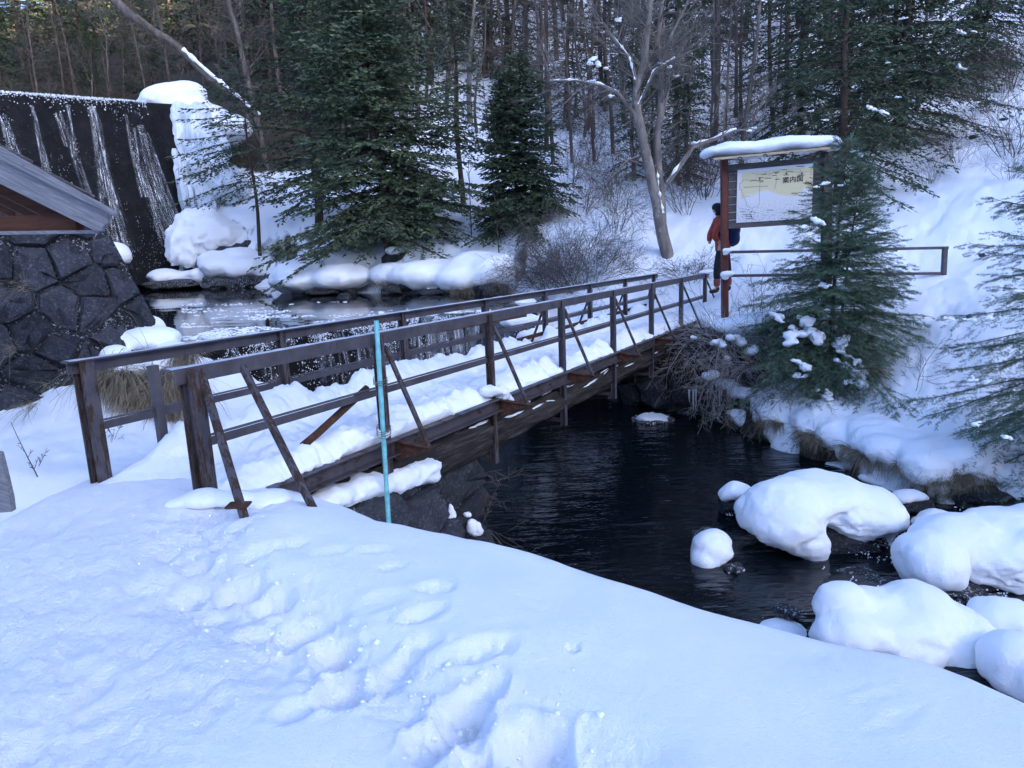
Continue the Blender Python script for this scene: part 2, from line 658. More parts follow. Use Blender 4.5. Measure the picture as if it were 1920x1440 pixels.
# running water and ice film
m, t, p = nt_new('falling_water')
v = coord(t, 'UV', (1, 1, 1))
p.inputs['Base Color'].default_value = (0.62, 0.66, 0.72, 1)
p.inputs['Roughness'].default_value = 0.25
st = math_(t, 'MULTIPLY', ramp(t, noise(t, coord(t, 'UV', (26, 1.1, 1)), 1.0, 6, 0.75), [(0.46, 0.0), (0.70, 0.8)]),
           ramp(t, noise(t, coord(t, 'UV', (44, 7, 1)), 1.0, 3, 0.7), [(0.38, 0.15), (0.6, 1.0)]))
edge = t.nodes.new('ShaderNodeAttribute')
edge.attribute_name = 'fade'
tr = t.nodes.new('ShaderNodeBsdfTransparent')
mx = t.nodes.new('ShaderNodeMixShader')
t.links.new(math_(t, 'MULTIPLY', st, edge.outputs['Fac']), mx.inputs[0])
t.links.new(tr.outputs[0], mx.inputs[1])
t.links.new(p.outputs[0], mx.inputs[2])
t.links.new(mx.outputs[0], t.nodes['Material Output'].inputs[0])
M['fall'] = m

m, t, p = nt_new('ice')
v = coord(t, 'Object', (1, 1, 0.25))
t.links.new(ramp(t, noise(t, v, 5, 6, 0.6), [(0.3, (0.42, 0.47, 0.52)), (0.7, (0.74, 0.78, 0.82))]), p.inputs['Base Color'])
p.inputs['Roughness'].default_value = 0.3
bump(t, p, noise(t, v, 9, 6, 0.6), 0.5, 0.03)
M['ice'] = m

# wet dam face
m, t, p = nt_new('wet_dam_face')
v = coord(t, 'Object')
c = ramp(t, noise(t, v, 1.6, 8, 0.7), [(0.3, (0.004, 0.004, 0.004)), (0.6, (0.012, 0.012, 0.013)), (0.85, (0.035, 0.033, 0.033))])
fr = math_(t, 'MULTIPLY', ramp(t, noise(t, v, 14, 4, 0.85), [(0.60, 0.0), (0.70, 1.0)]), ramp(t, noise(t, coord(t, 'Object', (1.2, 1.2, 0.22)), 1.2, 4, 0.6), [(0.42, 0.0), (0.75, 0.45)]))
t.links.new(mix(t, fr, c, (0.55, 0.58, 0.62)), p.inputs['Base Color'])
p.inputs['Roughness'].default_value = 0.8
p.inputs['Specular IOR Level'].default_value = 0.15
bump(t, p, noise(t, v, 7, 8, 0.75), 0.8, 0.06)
M['dam'] = m


def flat(name, col, rough=0.7, sc=30, var=0.25, bs=0.2):
    a = tuple(c * (1 - var) for c in col)
    b = tuple(min(1, c * (1 + var)) for c in col)
    return simple(name, [(0.3, a), (0.7, b)], sc, rough, bs, 0.004)


M['jacket'] = flat('red_shell_cloth', (0.30, 0.045, 0.026), 0.7, 9, 0.3, 0.5)
M['trousers'] = flat('black_cloth', (0.012, 0.012, 0.018), 0.8, 12)
M['pack'] = flat('navy_pack_cloth', (0.012, 0.020, 0.075), 0.7, 12)
M['hat'] = flat('dark_beanie', (0.012, 0.014, 0.022), 0.9, 20)
M['skin'] = flat('skin', (0.45, 0.27, 0.20), 0.55, 8, 0.1)
M['gaiter'] = flat('rust_gaiter', (0.20, 0.06, 0.045), 0.8, 12)
M['boot'] = flat('dark_boot', (0.02, 0.015, 0.013), 0.6, 12)
M['bamboo'] = flat('teal_painted_pole', (0.17, 0.45, 0.45), 0.55, 12, 0.25)
M['wire'] = flat('grey_wire', (0.16, 0.15, 0.14), 0.6, 30)
M['redpost'] = steel_mat('red_brown_post', 0.66)
_pn = [n for n in M['redpost'].node_tree.nodes if n.type == 'VALTORGB'][0]
_pn.color_ramp.elements[0].color = (0.075, 0.018, 0.012, 1)
_pn.color_ramp.elements[1].color = (0.115, 0.028, 0.018, 1)
M['ink'] = flat('black_ink', (0.02, 0.02, 0.022), 0.6, 20, 0.1, 0)
M['ink_grey'] = flat('faded_ink', (0.30, 0.30, 0.30), 0.6, 20, 0.1, 0)
M['ink_red'] = flat('red_ink', (0.5, 0.03, 0.03), 0.6, 20, 0.1, 0)


# ------------------------------------------------------------------ terrain
ZL, ZU = -2.1, 0.0                                # water levels below and above the weir
LOWER = np.array([(-1.7, 9.9), (-0.9, 9.0), (-0.4, 8.0), (-0.1, 7.1), (0.62, 5.7), (1.55, 4.92), (3.0, 4.08), (4.35, 2.08), (6.6, -0.4), (9, -2), (12, -3),
                  (13, 3), (9.5, 7.0), (8, 8.1), (6.54, 8.73), (5.43, 9.0), (5.01, 9.82), (4.75, 10.84), (4.41, 11.76), (4.05, 12.65),
                  (3.64, 14.2), (2.42, 15.7), (1.3, 16.0), (0.2, 14.9), (-1.1, 15.3), (-2.8, 14.4), (-5.2, 11.4), (-4.6, 10.6), (-3.2, 10.6)], float)
UPPER = np.array([(-5.4, 11.6), (-2.8, 14.6), (-1.0, 15.5), (0.2, 15.1), (0.45, 16.5), (0.35, 18.5), (0.24, 19.8), (-0.82, 21.05), (-3.07, 21.6), (-5.65, 23.06),
                  (-9.27, 27.9), (-13, 30.0), (-16, 31.5), (-18, 33), (-19, 30), (-12, 20), (-8.4, 15.5), (-6.6, 12.4)], float)


def poly_sd(P, poly):
    """signed distance to a polygon, positive inside"""
    x, y = P[:, 0], P[:, 1]
    d2 = np.full(len(P), 1e18)
    ins = np.zeros(len(P), bool)
    n = len(poly)
    for i in range(n):
        a, b = poly[i], poly[(i + 1) % n]
        e = b - a
        w = P - a
        t = np.clip((w @ e) / (e @ e), 0, 1)
        q = w - t[:, None] * e
        d2 = np.minimum(d2, (q * q).sum(1))
        c = ((a[1] <= y) & (y < b[1])) | ((b[1] <= y) & (y < a[1]))
        with np.errstate(divide='ignore', invalid='ignore'):
            xi = a[0] + (y - a[1]) / (b[1] - a[1] if b[1] != a[1] else 1e-9) * e[0]
        ins ^= c & (x < xi)
    d = np.sqrt(d2)
    return np.where(ins, d, -d)


_cp = []
for (x, y, d) in [(735, 465, 24), (650, 480, 24.5), (850, 478, 22.5), (930, 430, 22.5), (955, 470, 20.7), (880, 400, 26), (820, 330, 31), (880, 300, 34),
                  (1000, 250, 38), (1000, 100, 48), (1000, 0, 56), (1000, -250, 80), (700, 300, 35), (430, 440, 30), (400, 360, 34), (420, 250, 36),
                  (340, 175, 39), (480, 215, 40), (600, 150, 46), (600, 0, 62), (200, 150, 62), (120, 60, 80), (0, 40, 110), (-250, 20, 110), (300, 60, 75),
                  (1250, 470, 19), (1190, 440, 20.5), (1120, 510, 18.3), (1040, 430, 21), (1300, 330, 24.5), (1400, 250, 30), (1500, 150, 37), (1550, 0, 48), (1600, -250, 75),
                  (1700, 350, 20), (1850, 330, 18), (1850, 200, 25), (1820, 100, 33), (1900, 0, 42), (2100, 200, 26), (2100, -200, 60),
                  (1800, 500, 14.5), (1700, 480, 15.5), (1400, 545, 15.6), (1340, 552, 16.0), (1500, 555, 14.8), (1320, 600, 16.0), (1260, 610, 17.3),
                  (1900, 600, 11), (1700, 640, 12.3), (1560, 660, 12.9), (1650, 720, 11.6), (1900, 800, 9.7), (1750, 830, 10.1), (1600, 800, 11.2), (1480, 780, 12.4),
                  (1400, 690, 14.1), (1340, 640, 15.2), (2100, 600, 11), (2100, 800, 9),
                  (985, 560, 19), (1060, 590, 17.2), (1190, 560, 17.2), (1160, 600, 16.6),
                  (130, 775, 8.4), (30, 800, 7.8), (60, 860, 6.6), (190, 790, 7.6), (330, 640, 10.2), (240, 640, 10.2)]:
    _cp.append(D(x, y, d))
for q in [(-4, 0, 0), (-2.5, 1, 0), (-1, 0, 0), (0, 1, 0), (1, 0.5, 0), (-3, 3, 0.0), (-1.5, 3, 0.0), (-0.4, 3, 0.0), (-2.4, 4.7, -0.02), (-1.4, 4.4, -0.02), (-2.7, 5.3, -0.06), (-3.4, 4.4, -0.05), (-3.0, 5.6, -0.12), (-2.6, 6.2, -0.22), (-1.9, 5.6, -0.2), (-3.5, 6.3, -0.3),
          (0.6, 2.6, 0.0), (1.6, 1.8, 0.0), (2.5, 0.8, -0.03), (3.2, 0, -0.05), (0.2, 4.4, -0.15), (-1.15, 5.2, -0.32), (-0.9, 5.6, -0.8), (-0.4, 5.5, -1.1), (-1.2, 6.6, -1.0), (-1.9, 7.2, -0.8), (-0.2, 4.9, -0.6), (-1.6, 6.0, -0.7), (-3, 8, -0.45), (-3.6, 9.2, -0.2),
          (-8, 5, -0.3), (-8, 0, 0.5), (-4, -6, 0.5), (2, -6, 0.5), (8, -8, 0.5), (-9, 9, 0.3), (-8.5, 12, 1.3), (-12, 15, 2.2), (-20, 22, 4), (-40, 30, 14), (-40, 0, 14), (-20, 5, 4),
          (-16, 36, 6.2), (-25, 36, 6.2), (-13.5, 39, 6.6), (-20, 41, 6.6), (-30, 38, 6.8), (-17, 34, 5.0), (12, 9.5, 0.6), (16, 6, 2), (18, 0, 2), (25, 12, 9), (40, 20, 20), (40, -10, 14), (0, -30, 5), (-30, -30, 12), (30, -30, 10), (-70, 60, 24), (-60, 110, 34), (0, 120, 52), (60, 90, 48), (70, 40, 38)]:
    _cp.append(np.array(q, float))
_cp = np.array(_cp)


def _kern(r):
    return r


_n = len(_cp)
_A = np.zeros((_n + 3, _n + 3))
_dx = np.linalg.norm(_cp[:, None, :2] - _cp[None, :, :2], axis=2)
_sc = np.linalg.norm(_cp[:, :2], axis=1)
_A[:_n, :_n] = -_kern(_dx) + np.diag(0.015 * _sc)
_A[:_n, _n] = _A[_n, :_n] = 1
_A[:_n, _n + 1] = _A[_n + 1, :_n] = _cp[:, 0]
_A[:_n, _n + 2] = _A[_n + 2, :_n] = _cp[:, 1]
_w = np.linalg.solve(_A, np.concatenate([_cp[:, 2], np.zeros(3)]))


def land(P):
    out = np.empty(len(P))
    for i in range(0, len(P), 20000):
        q = P[i:i + 20000]
        r = np.sqrt(((q[:, None, :] - _cp[None, :, :2]) ** 2).sum(2) + 0.15)
        out[i:i + 20000] = -r @ _w[:_n] + _w[_n] + q @ _w[_n + 1:]
    return out


# footprints and trampled holes in the near snow: photo pixel, length, width (m), depth (m), angle
DENTS = [(440, 1088, .13, .10, .13, 20), (505, 1112, .13, .10, .09, -15), (365, 1040, .12, .08, .07, 70), (350, 1100, .11, .08, .05, 60), (560, 1165, .14, .11, .10, 60), (625, 1210, .13, .10, .11, 80), (490, 1170, .10, .08, .05, 10),
         (640, 1290, .13, .10, .10, 100), (735, 1250, .12, .09, .06, 70), (860, 1335, .14, .11, .11, 80), (905, 1295, .10, .07, .06, 40), (1000, 1398, .14, .12, .14, 80), (800, 1390, .12, .10, .07, 100), (560, 1330, .10, .08, .04, 60), (900, 1425, .11, .09, .07, 90),
         (818, 1106, .09, .06, .04, 0), (790, 1160, .10, .06, .045, 30), (785, 1212, .09, .065, .05, 40), (905, 1224, .16, .07, .05, 20), (1074, 1222, .035, .03, .03, 0), (720, 1130, .14, .09, .02, 30),
         (620, 1032, .12, .06, .022, 20), (705, 1026, .10, .06, .02, 20), (545, 1018, .12, .07, .025, 30), (735, 1060, .09, .06, .02, 30), (485, 1030, .13, .09, .05, 50), (420, 1000, .11, .07, .04, 60), (395, 1130, .10, .07, .04, 60),
         (300, 1200, .13, .055, .018, 85), (180, 1290, .13, .055, .02, 80), (250, 1390, .13, .055, .018, 90), (110, 1130, .13, .055, .018, 70), (60, 1390, .13, .055, .02, 90), (200, 1060, .12, .055, .018, 70), (400, 1330, .13, .055, .015, 90), (260, 960, .12, .055, .018, 60),
         (1590, 1270, .1, .03, .006, 20), (1640, 1290, .12, .035, .007, 20), (1700, 1320, .12, .03, .006, 25), (1660, 1350, .12, .03, .006, 10)]
TRACK = np.array([G(x, y, 0)[:2] for x, y in [(400, 950), (360, 1010), (420, 1090), (520, 1130), (600, 1190), (700, 1260), (860, 1330), (960, 1390), (1080, 1470)]])
PATH = np.array([(-2.75, 6.2), (-2.6, 4.9), (-2.15, 3.4), (-1.75, 2.2), (-1.6, 0.5)])
BR_A = np.array([-2.18, 4.70, 0.85])              # near end of the bridge's near handrail
BR_D = ray(1720, 440)
BR_D = BR_D / math.hypot(BR_D[0], BR_D[1])        # run of the bridge
BR_N = np.array([-BR_D[1], BR_D[0], 0.0])         # across it, away from the camera
_e0, _e1 = G(0, 962, 0)[:2], G(150, 862, 0)[:2]


def line_d(P, L):
    d = np.full(len(P), 1e9)
    for a, b in zip(L[:-1], L[1:]):
        e = b - a
        t = np.clip(((P - a) @ e) / (e @ e), 0, 1)
        d = np.minimum(d, np.linalg.norm(P - a - t[:, None] * e, axis=1))
    return d


def ground(P, detail=True):
    """height, packed-snow factor and leaf-litter factor"""
    P = np.asarray(P, float)
    z = land(P)
    r = np.linalg.norm(P, axis=1)
    near = 1 - sstep(4.5, 7.5, r)
    P = np.asarray(P, float)
    # the path's raised edge on the left
    e = _e1 - _e0
    nrm_e = np.array([-e[1], e[0]]) / np.linalg.norm(e)
    s = (P - _e0) @ nrm_e + 0.08 * vnoise(P * 2.2, 3)
    tt = ((P - _e0) @ e) / (e @ e)
    z = z - 0.30 * sstep(-0.05, 0.4, s) * (1 - sstep(1.1, 1.7, tt)) * (1 - sstep(3.0, 5.0, np.abs(s))) * (P[:, 1] < 9)
    pk = 1 - sstep(0.55, 1.1, line_d(P, PATH) + 0.25 * vnoise(P * 1.5, 5))
    tr = 1 - sstep(0.03, 0.42, line_d(P, TRACK) + 0.12 * vnoise(P * 3.1, 9))
    if detail:
        z = z + 0.10 * fbm(P * 0.55, 3, 11) * sstep(5, 9, r) + 0.045 * fbm(P * 0.7, 3, 21) * near
        z = z + 0.028 * fbm(P * 2.6, 4, 31) * (0.2 + 0.8 * sstep(5, 9, r)) + 0.02 * np.abs(fbm(P * 4.5, 3, 33, .6)) * sstep(8, 11, r)
        lump = fbm(P * 7.0, 4, 41, 0.6)
        z = z + tr * (0.012 * lump + 0.008 * fbm(P * 19, 3, 46, .6) - 0.075 + 0.012 * fbm(P * 3.1, 2, 44)) * near
        z = z + pk * near * (0.012 * fbm(P * 9, 4, 51, 0.65) - 0.02)
        far = sstep(30, 60, r)
        z = z + far * 0.7 * fbm(P * 0.12, 4, 61)
        for (px, py, L, W, dp, an) in DENTS:
            c = G(px, py, 0)[:2]
            q = P - c
            m = (np.abs(q) < 0.8).all(1)
            if not m.any():
                continue
            q = q[m]
            ca, sa = math.cos(Rd(an)), math.sin(Rd(an))
            u = (q[:, 0] * ca + q[:, 1] * sa) / L
            w = (-q[:, 0] * sa + q[:, 1] * ca) / W
            rr = np.sqrt(u * u + w * w) * (1 + 0.22 * vnoise(P[m] * 9 + px, 71) + 0.1 * vnoise(P[m] * 25 + px, 72))
            z[m] += dp * 0.8 * (-(1 - sstep(0.35, 1.15, rr)) * (1 + .25 * vnoise(P[m] * 30, 74)) + 0.16 * np.exp(-((rr - 1.2) / 0.18) ** 2) * (1 + 0.8 * vnoise(P[m] * 14, 73)))
    # stream channels
    zl = z
    for poly, wz, W0 in ((LOWER, ZL, 0.7), (UPPER, ZU, 2.2)):
        sdv = poly_sd(P, poly)
        wob = 0.18 * fbm(P * 1.6, 3, 81) * sstep(5.5, 8, r)
        sdv = sdv + wob
        if poly is LOWER:
            W = np.where((P[:, 0] > 3.3) & (P[:, 1] > 7), 0.42, W0) + 1.35 / (1 + np.exp(-(6.6 - P[:, 1]) / 0.4)) * (P[:, 0] < 6)
        else:
            W = W0
        k = sstep(0, 1, (-sdv) / W)
        zb = wz - 0.35 + (zl - wz + 0.35) * k
        zb = np.where(sdv > 0, wz - 0.35 - np.minimum(sdv, 1) * 0.5, zb)
        zz = np.where(-sdv < W, zb, zl)
        z = np.minimum(z, zz)
    lt = np.clip(sstep(-3, -9, P[:, 0]) * sstep(33.5, 36, P[:, 1]), 0, 1)
    lt = np.maximum(lt, 0.30 * sstep(27, 36, P[:, 1]) * (P[:, 0] > -9) * (P[:, 0] < 16))
    lt = np.maximum(lt, 0.40 * sstep(16.5, 18, P[:, 1]) * sstep(0.6, 1.4, P[:, 0]) * (1 - sstep(3.4, 4.4, P[:, 0])) * (1 - sstep(20.5, 22, P[:, 1])))
    return z, np.maximum(pk * near, tr * 0.4 * near), lt, sstep(5.2, 6.5, r)


def gz(x, y):
    return float(ground(np.array([[x, y]]), False)[0][0])


def on_ground(px, py, d, sink=0.1):
    q = D(px, py, d)
    return np.array([q[0], q[1], gz(q[0], q[1]) - sink])


def grid_sheet(name, az0, az1, na, r0, r1, nr, mat):
    a = np.radians(np.linspace(az0, az1, na))
    rr = r0 * (r1 / r0) ** np.linspace(0, 1, nr)
    A, R_ = np.meshgrid(a, rr)
    P = np.column_stack([(R_ * np.sin(A)).ravel(), (R_ * np.cos(A)).ravel()])
    z, pk, lt, br = ground(P)
    i = np.arange(nr - 1)[:, None] * na
    j = np.arange(na - 1)[None, :]
    Q = np.stack([i + j, i + j + 1, i + na + j + 1, i + na + j], -1).reshape(-1, 4)
    me = mesh_np(name, np.column_stack([P, z]), None, Q)
    for nm, val in (('packed', pk), ('litter', lt), ('bare', br)):
        at_ = me.attributes.new(nm, 'FLOAT', 'POINT')
        at_.data.foreach_set('value', np.ascontiguousarray(val, np.float32))
    return ob(name, me, mat)


g_ = grid_sheet('snowy_ground', -48, 48, 660, 0.7, 160, 620, M['ground'])
g_['kind'] = 'structure'
g2 = grid_sheet('snowy_ground', 48, 312, 120, 0.7, 160, 130, M['ground'])
g2['kind'] = 'structure'

# distant wooded ridges: the one behind keeps the valley in shade
def ridge(name, cx, cy, lx, ly, h, rot, n=60):
    u = np.linspace(-1, 1, n)
    U_, V_ = np.meshgrid(u, u)
    prof = np.clip(1 - np.abs(V_) ** 1.4, 0, 1) * np.clip(1 - np.abs(U_) ** 6, 0, 1)
    x, y = U_ * lx, V_ * ly
    c, s = math.cos(rot), math.sin(rot)
    P = np.column_stack([(cx + c * x - s * y).ravel(), (cy + s * x + c * y).ravel()])
    z = (prof * h).ravel() * (1 + 0.12 * fbm(P * 0.012, 4, 5)) + 3.0 * fbm(P * 0.06, 3, 8) - 12
    i = np.arange(n - 1)[:, None] * n
    j = np.arange(n - 1)[None, :]
    me = mesh_np(name, np.column_stack([P, z]), None, np.stack([i + j, i + j + 1, i + n + j + 1, i + n + j], -1).reshape(-1, 4))
    o = ob(name, me, M['hill'])
    o['kind'] = 'structure'
    return o


M['hill'] = simple('wooded_slope', [(0.3, (0.018, 0.022, 0.013)), (0.5, (0.045, 0.045, 0.028)), (0.7, (0.11, 0.09, 0.055))], 0.16, 0.9, 0.8, 2.0, detail=10)
_ang = math.atan2(SUN_DIR[1], SUN_DIR[0]) + math.pi / 2
ridge('mountain_ridge', 250 * SUN_DIR[0] * 0.8, 250 * SUN_DIR[1] * 0.8, 420, 110, 94, _ang)
ridge('mountain_ridge', -150, 330, 300, 120, 74, Rd(20))


def sheet(name, poly, z, mat):
    me = bpy.data.meshes.new(name)
    me.from_pydata([(float(x), float(y), z) for x, y in poly], [], [list(range(len(poly)))])
    me.update()
    o = ob(name, me, mat)
    o['kind'] = 'structure'
    return o


def grow(poly, k):
    """push a polygon's outline outwards a little so that water runs in under the banks"""
    p = np.asarray(poly)
    e = np.roll(p, -1, 0) - np.roll(p, 1, 0)
    n = np.column_stack([e[:, 1], -e[:, 0]])
    a = 0.5 * np.sum(p[:, 0] * np.roll(p[:, 1], -1) - np.roll(p[:, 0], -1) * p[:, 1])
    return p + nrm(n) * k * (1 if a > 0 else -1)


sheet('pool_water', grow(LOWER, 0.5), ZL, M['water'])
_up = grow(UPPER, 0.5)
_up[:4] = UPPER[:4]                                # the water stops at the weir's crest
sheet('upper_pool_water', _up, ZU, M['water_calm'])


# ------------------------------------------------------------------ masonry helpers
def clip_half(poly, p, n):
    """keep the part of a polygon where (x-p).n <= 0"""
    out = []
    m = len(poly)
    for i in range(m):
        a, b = poly[i], poly[(i + 1) % m]
        da, db = (a - p) @ n, (b - p) @ n
        if da <= 0:
            out.append(a)
        if (da < 0 < db) or (db < 0 < da):
            out.append(a + (b - a) * da / (da - db))
    return out


def inside(p, poly):
    return poly_sd(np.array([p]), np.asarray(poly))[0] > 0


def hull_clip(cell, reg):
    a = 0.5 * np.sum(reg[:, 0] * np.roll(reg[:, 1], -1) - np.roll(reg[:, 0], -1) * reg[:, 1])
    for i in range(len(reg)):
        p, q = reg[i], reg[(i + 1) % len(reg)]
        e = q - p
        n = np.array([e[1], -e[0]]) * (1 if a > 0 else -1)
        cell = clip_half(cell, p, n)
        if len(cell) < 3:
            return []
    return cell


def masonry(root, O, ex, ey, region, size, mats, rng, gap=0.02, depth=0.10, rot=45, back_mat=None, bulge=1.0, jit=0.3, row=0.86):
    """stones of a rubble wall: one object each, cells of a jittered diagonal lattice on the plane O,ex,ey inside a convex region"""
    n = nrm(np.cross(ex, ey))
    reg = np.asarray(region, float)
    lo, hi = reg.min(0) - size, reg.max(0) + size
    ca, sa = math.cos(Rd(rot)), math.sin(Rd(rot))
    c0 = (lo + hi) / 2
    k = int(np.linalg.norm(hi - lo) / size) + 2
    S = []
    for i in range(-k, k + 1):
        for j in range(-k, k + 1):
            q = np.array([i + rng.normal(0, jit * .55), j * row + rng.normal(0, jit * .5)]) * size
            q = c0 + np.array([ca * q[0] - sa * q[1], sa * q[0] + ca * q[1]])
            if (q > lo).all() and (q < hi).all():
                S.append(q)
    S = np.array(S)
    out = []
    for a in S:
        cell = [a + size * 1.6 * np.array(c) for c in ((-1, -1), (1, -1), (1, 1), (-1, 1))]
        dd = np.linalg.norm(S - a, axis=1)
        for b in S[np.argsort(dd)[1:14]]:
            cell = clip_half(cell, (a + b) / 2, b - a)
            if len(cell) < 3:
                break
        cell = hull_clip(cell, reg) if len(cell) >= 3 else []
        if len(cell) < 3:
            continue
        cell = np.array(cell)
        c = cell.mean(0)
        e = np.roll(cell, -1, 0) - cell
        ar = 0.5 * abs(np.sum(cell[:, 0] * np.roll(cell[:, 1], -1) - np.roll(cell[:, 0], -1) * cell[:, 1]))
        if ar < 0.05 * size * size:
            continue
        P = []                                          # subdivided outline with a little wobble
        for q, r in zip(cell, np.roll(cell, -1, 0)):
            for tt in (0.0, 0.5):
                P.append(q + (r - q) * tt)
        P = np.array(P)
        w = P - c
        L = np.linalg.norm(w, axis=1, keepdims=True)
        P = c + w * np.maximum(0.4, 1 - gap * (1 + 0.8 * rng.random((len(P), 1))) / np.maximum(L, 1e-3))
        m = len(P)
        h = depth * (0.75 + 0.5 * rng.random())
        tilt = rng.normal(0, 0.10 * bulge, 2)
        V, Q, T = [], [], []
        for sc_, hh in ((1.0, -0.10), (1.0, h * 0.45), (0.86, h), (0.45, h * 1.15)):
            for q in P:
                d = c + (q - c) * sc_
                zz = hh + (tilt @ (d - c) if hh > 0 else 0) + (rng.normal(0, 0.012 * bulge) if hh > 0 else 0)
                V.append(O + ex * d[0] + ey * d[1] + n * zz)
        for r_ in range(3):
            for i in range(m):
                Q.append([r_ * m + i, r_ * m + (i + 1) % m, (r_ + 1) * m + (i + 1) % m, (r_ + 1) * m + i])
        V.append(O + ex * c[0] + ey * c[1] + n * h * 1.15)
        for i in range(m):
            T.append([3 * m + i, 3 * m + (i + 1) % m, 4 * m])
        V = np.array(V)
        me = mesh_np('stone', V, T, Q, False)
        out.append(ob('stone', me, mats[int(rng.integers(len(mats)))], root))
    # the joints behind the stones
    bm_ = back_mat or M['mortar']
    k = len(reg)
    V = [O + ex * q[0] + ey * q[1] + n * 0.0 for q in reg] + [O + ex * q[0] + ey * q[1] - n * 0.5 for q in reg]
    me = bpy.data.meshes.new('joints')
    me.from_pydata([tuple(map(float, v)) for v in V], [], [list(range(k)), list(range(2 * k - 1, k - 1, -1))] + [[i, k + i, k + (i + 1) % k, (i + 1) % k] for i in range(k)])
    ob('joints', me, bm_, root)
    return out


def plane_uv(O, ex, ey, px, py):
    """where a photo pixel's sight line meets the plane O,ex,ey"""
    v = ray(px, py)
    A = np.column_stack([ex, ey, -v])
    s = np.linalg.solve(A, CAM - O)
    return s[:2]


# ------------------------------------------------------------------ left: masonry wall under the hut
rngw = np.random.default_rng(3)
O1, X1, Y1 = D(-120, 850, 7.7), D(300, 765, 9.3), D(-120, 400, 8.9)
ex1 = nrm(X1 - O1)
ey1 = Y1 - O1
ey1 = nrm(ey1 - ex1 * (ey1 @ ex1))
wall = thing('stone_wall', 'dark rubble stone wall with lichen and dry tufts below the hut roof', 'wall', O1)
ZERO = np.zeros(3)
reg1 = [plane_uv(ZERO, ex1, ey1, x, y) - plane_uv(ZERO, ex1, ey1, 0, 0) for x, y in [(0, 0)]]
loc1 = [plane_uv(O1, ex1, ey1, x, y) for x, y in [(-150, 880), (150, 845), (262, 690), (292, 604), (262, 548), (205, 438), (170, 385), (-150, 385)]]
masonry(wall, ZERO, ex1, ey1, loc1, 0.52, [M['stone'], M['stone'], M['stone_dark']], rngw, 0.012, 0.07, 40, M['mortar_frost'], 2.4, 0.30, 0.78)

# near abutment of the bridge
O2, X2, Y2 = D(905, 1040, 8.1), D(600, 1040, 5.5), D(868, 838, 8.1)
ex2 = nrm(X2 - O2)
ey2 = Y2 - O2
ey2 = nrm(ey2 - ex2 * (ey2 @ ex2))
nn2 = nrm(np.cross(ex2, ey2))
if nn2[1] > 0:
    O2, ex2 = O2 + ex2 * np.linalg.norm(X2 - O2), -ex2
    nn2 = -nn2
abut = thing('stone_abutment', 'dark stone abutment under the near end of the footbridge with snow on top', 'abutment', O2)
loc2 = [plane_uv(O2, ex2, ey2, x, y) for x, y in [(560, 1110), (930, 1110), (914, 1000), (884, 880), (862, 842), (800, 868), (700, 905), (590, 950)]]
masonry(abut, ZERO, ex2, ey2, loc2, 0.78, [M['stone'], M['stone_dark']], np.random.default_rng(8), 0.015, 0.10, 38, M['mortar_frost'], 1.8, 0.25, 0.8)
# its body, running back under the bridge
mb = MB()
for a, r in ((D(846, 905, 8.3) + np.array([-.55, .35, -.55]), (.85, .9, .95)), (D(740, 960, 6.9) + np.array([-.75, .45, -.35]), (.9, .9, .8))):
    V, F = rock_arr(a - O2, r, 4, 3, 0.15)
    mb.add(V, None, F)
mb.build('core', M['stone_dark'], abut, False)
ells = []
ra = np.random.default_rng(6)
for k in range(64):
    f_ = ra.random()
    x, y = 605 + 190 * f_, 938 - 62 * f_ + ra.uniform(-4, 16) * (.4 + f_)
    r = ra.uniform(.10, .16)
    ells.append((D(x, y, 5.75 + 1.25 * f_) - O2 + np.array([0, -.02, .03]), (r * 1.3, r * 1.2, r * ra.uniform(.4, .7))))
ob('snow_cap', blob_mesh('snow_cap', ells, 0.028, 3, 0.018, 11), M['snow_lump'], abut)
for x, y, d, a, b in [(825, 856, 7.7, .17, .09), (846, 965, 7.35, .05, .13), (888, 990, 7.6, .08, .10), (852, 905, 7.75, .03, .07), (875, 964, 7.6, .045, .03)]:
    q = D(x, y, d) - O2 - 0.0 * nn2
    me = blob_mesh('snow_patch', [(q, (a, a * .9, b)), (q + np.array([a * .5, 0, -b * .4]), (a * .7, a * .7, b * .5))], 0.02, 3, 0.02, 14)
    ob('snow_patch', me, M['snow_lump'], abut)

# far abutment
O3 = D(1180, 800, 15.4)
ex3 = nrm(D(1500, 800, 12.6) - O3)
ey3 = nrm(np.array([0.05, 0.22, 1.0]))
ey3 = nrm(ey3 - ex3 * (ey3 @ ex3))
abut2 = thing('stone_abutment', 'dark stone bank below the far end of the footbridge behind bare brush', 'abutment', O3)
loc3 = [plane_uv(O3, ex3, ey3, x, y) for x, y in [(1150, 815), (1470, 835), (1480, 740), (1400, 655), (1330, 612), (1240, 625), (1160, 690)]]
masonry(abut2, ZERO, ex3, ey3, loc3, 0.72, [M['stone_dark'], M['rock']], np.random.default_rng(5), 0.05, 0.20, 12, M['mortar'], 1.6, 0.5)

# ------------------------------------------------------------------ footbridge
rb = np.random.default_rng(2)
bridge = thing('footbridge', 'narrow rusty steel footbridge on log beams with a snow covered deck', 'footbridge', BR_A)


def B(t, w, z):
    return BR_D * t + BR_N * w + np.array([0, 0, z])


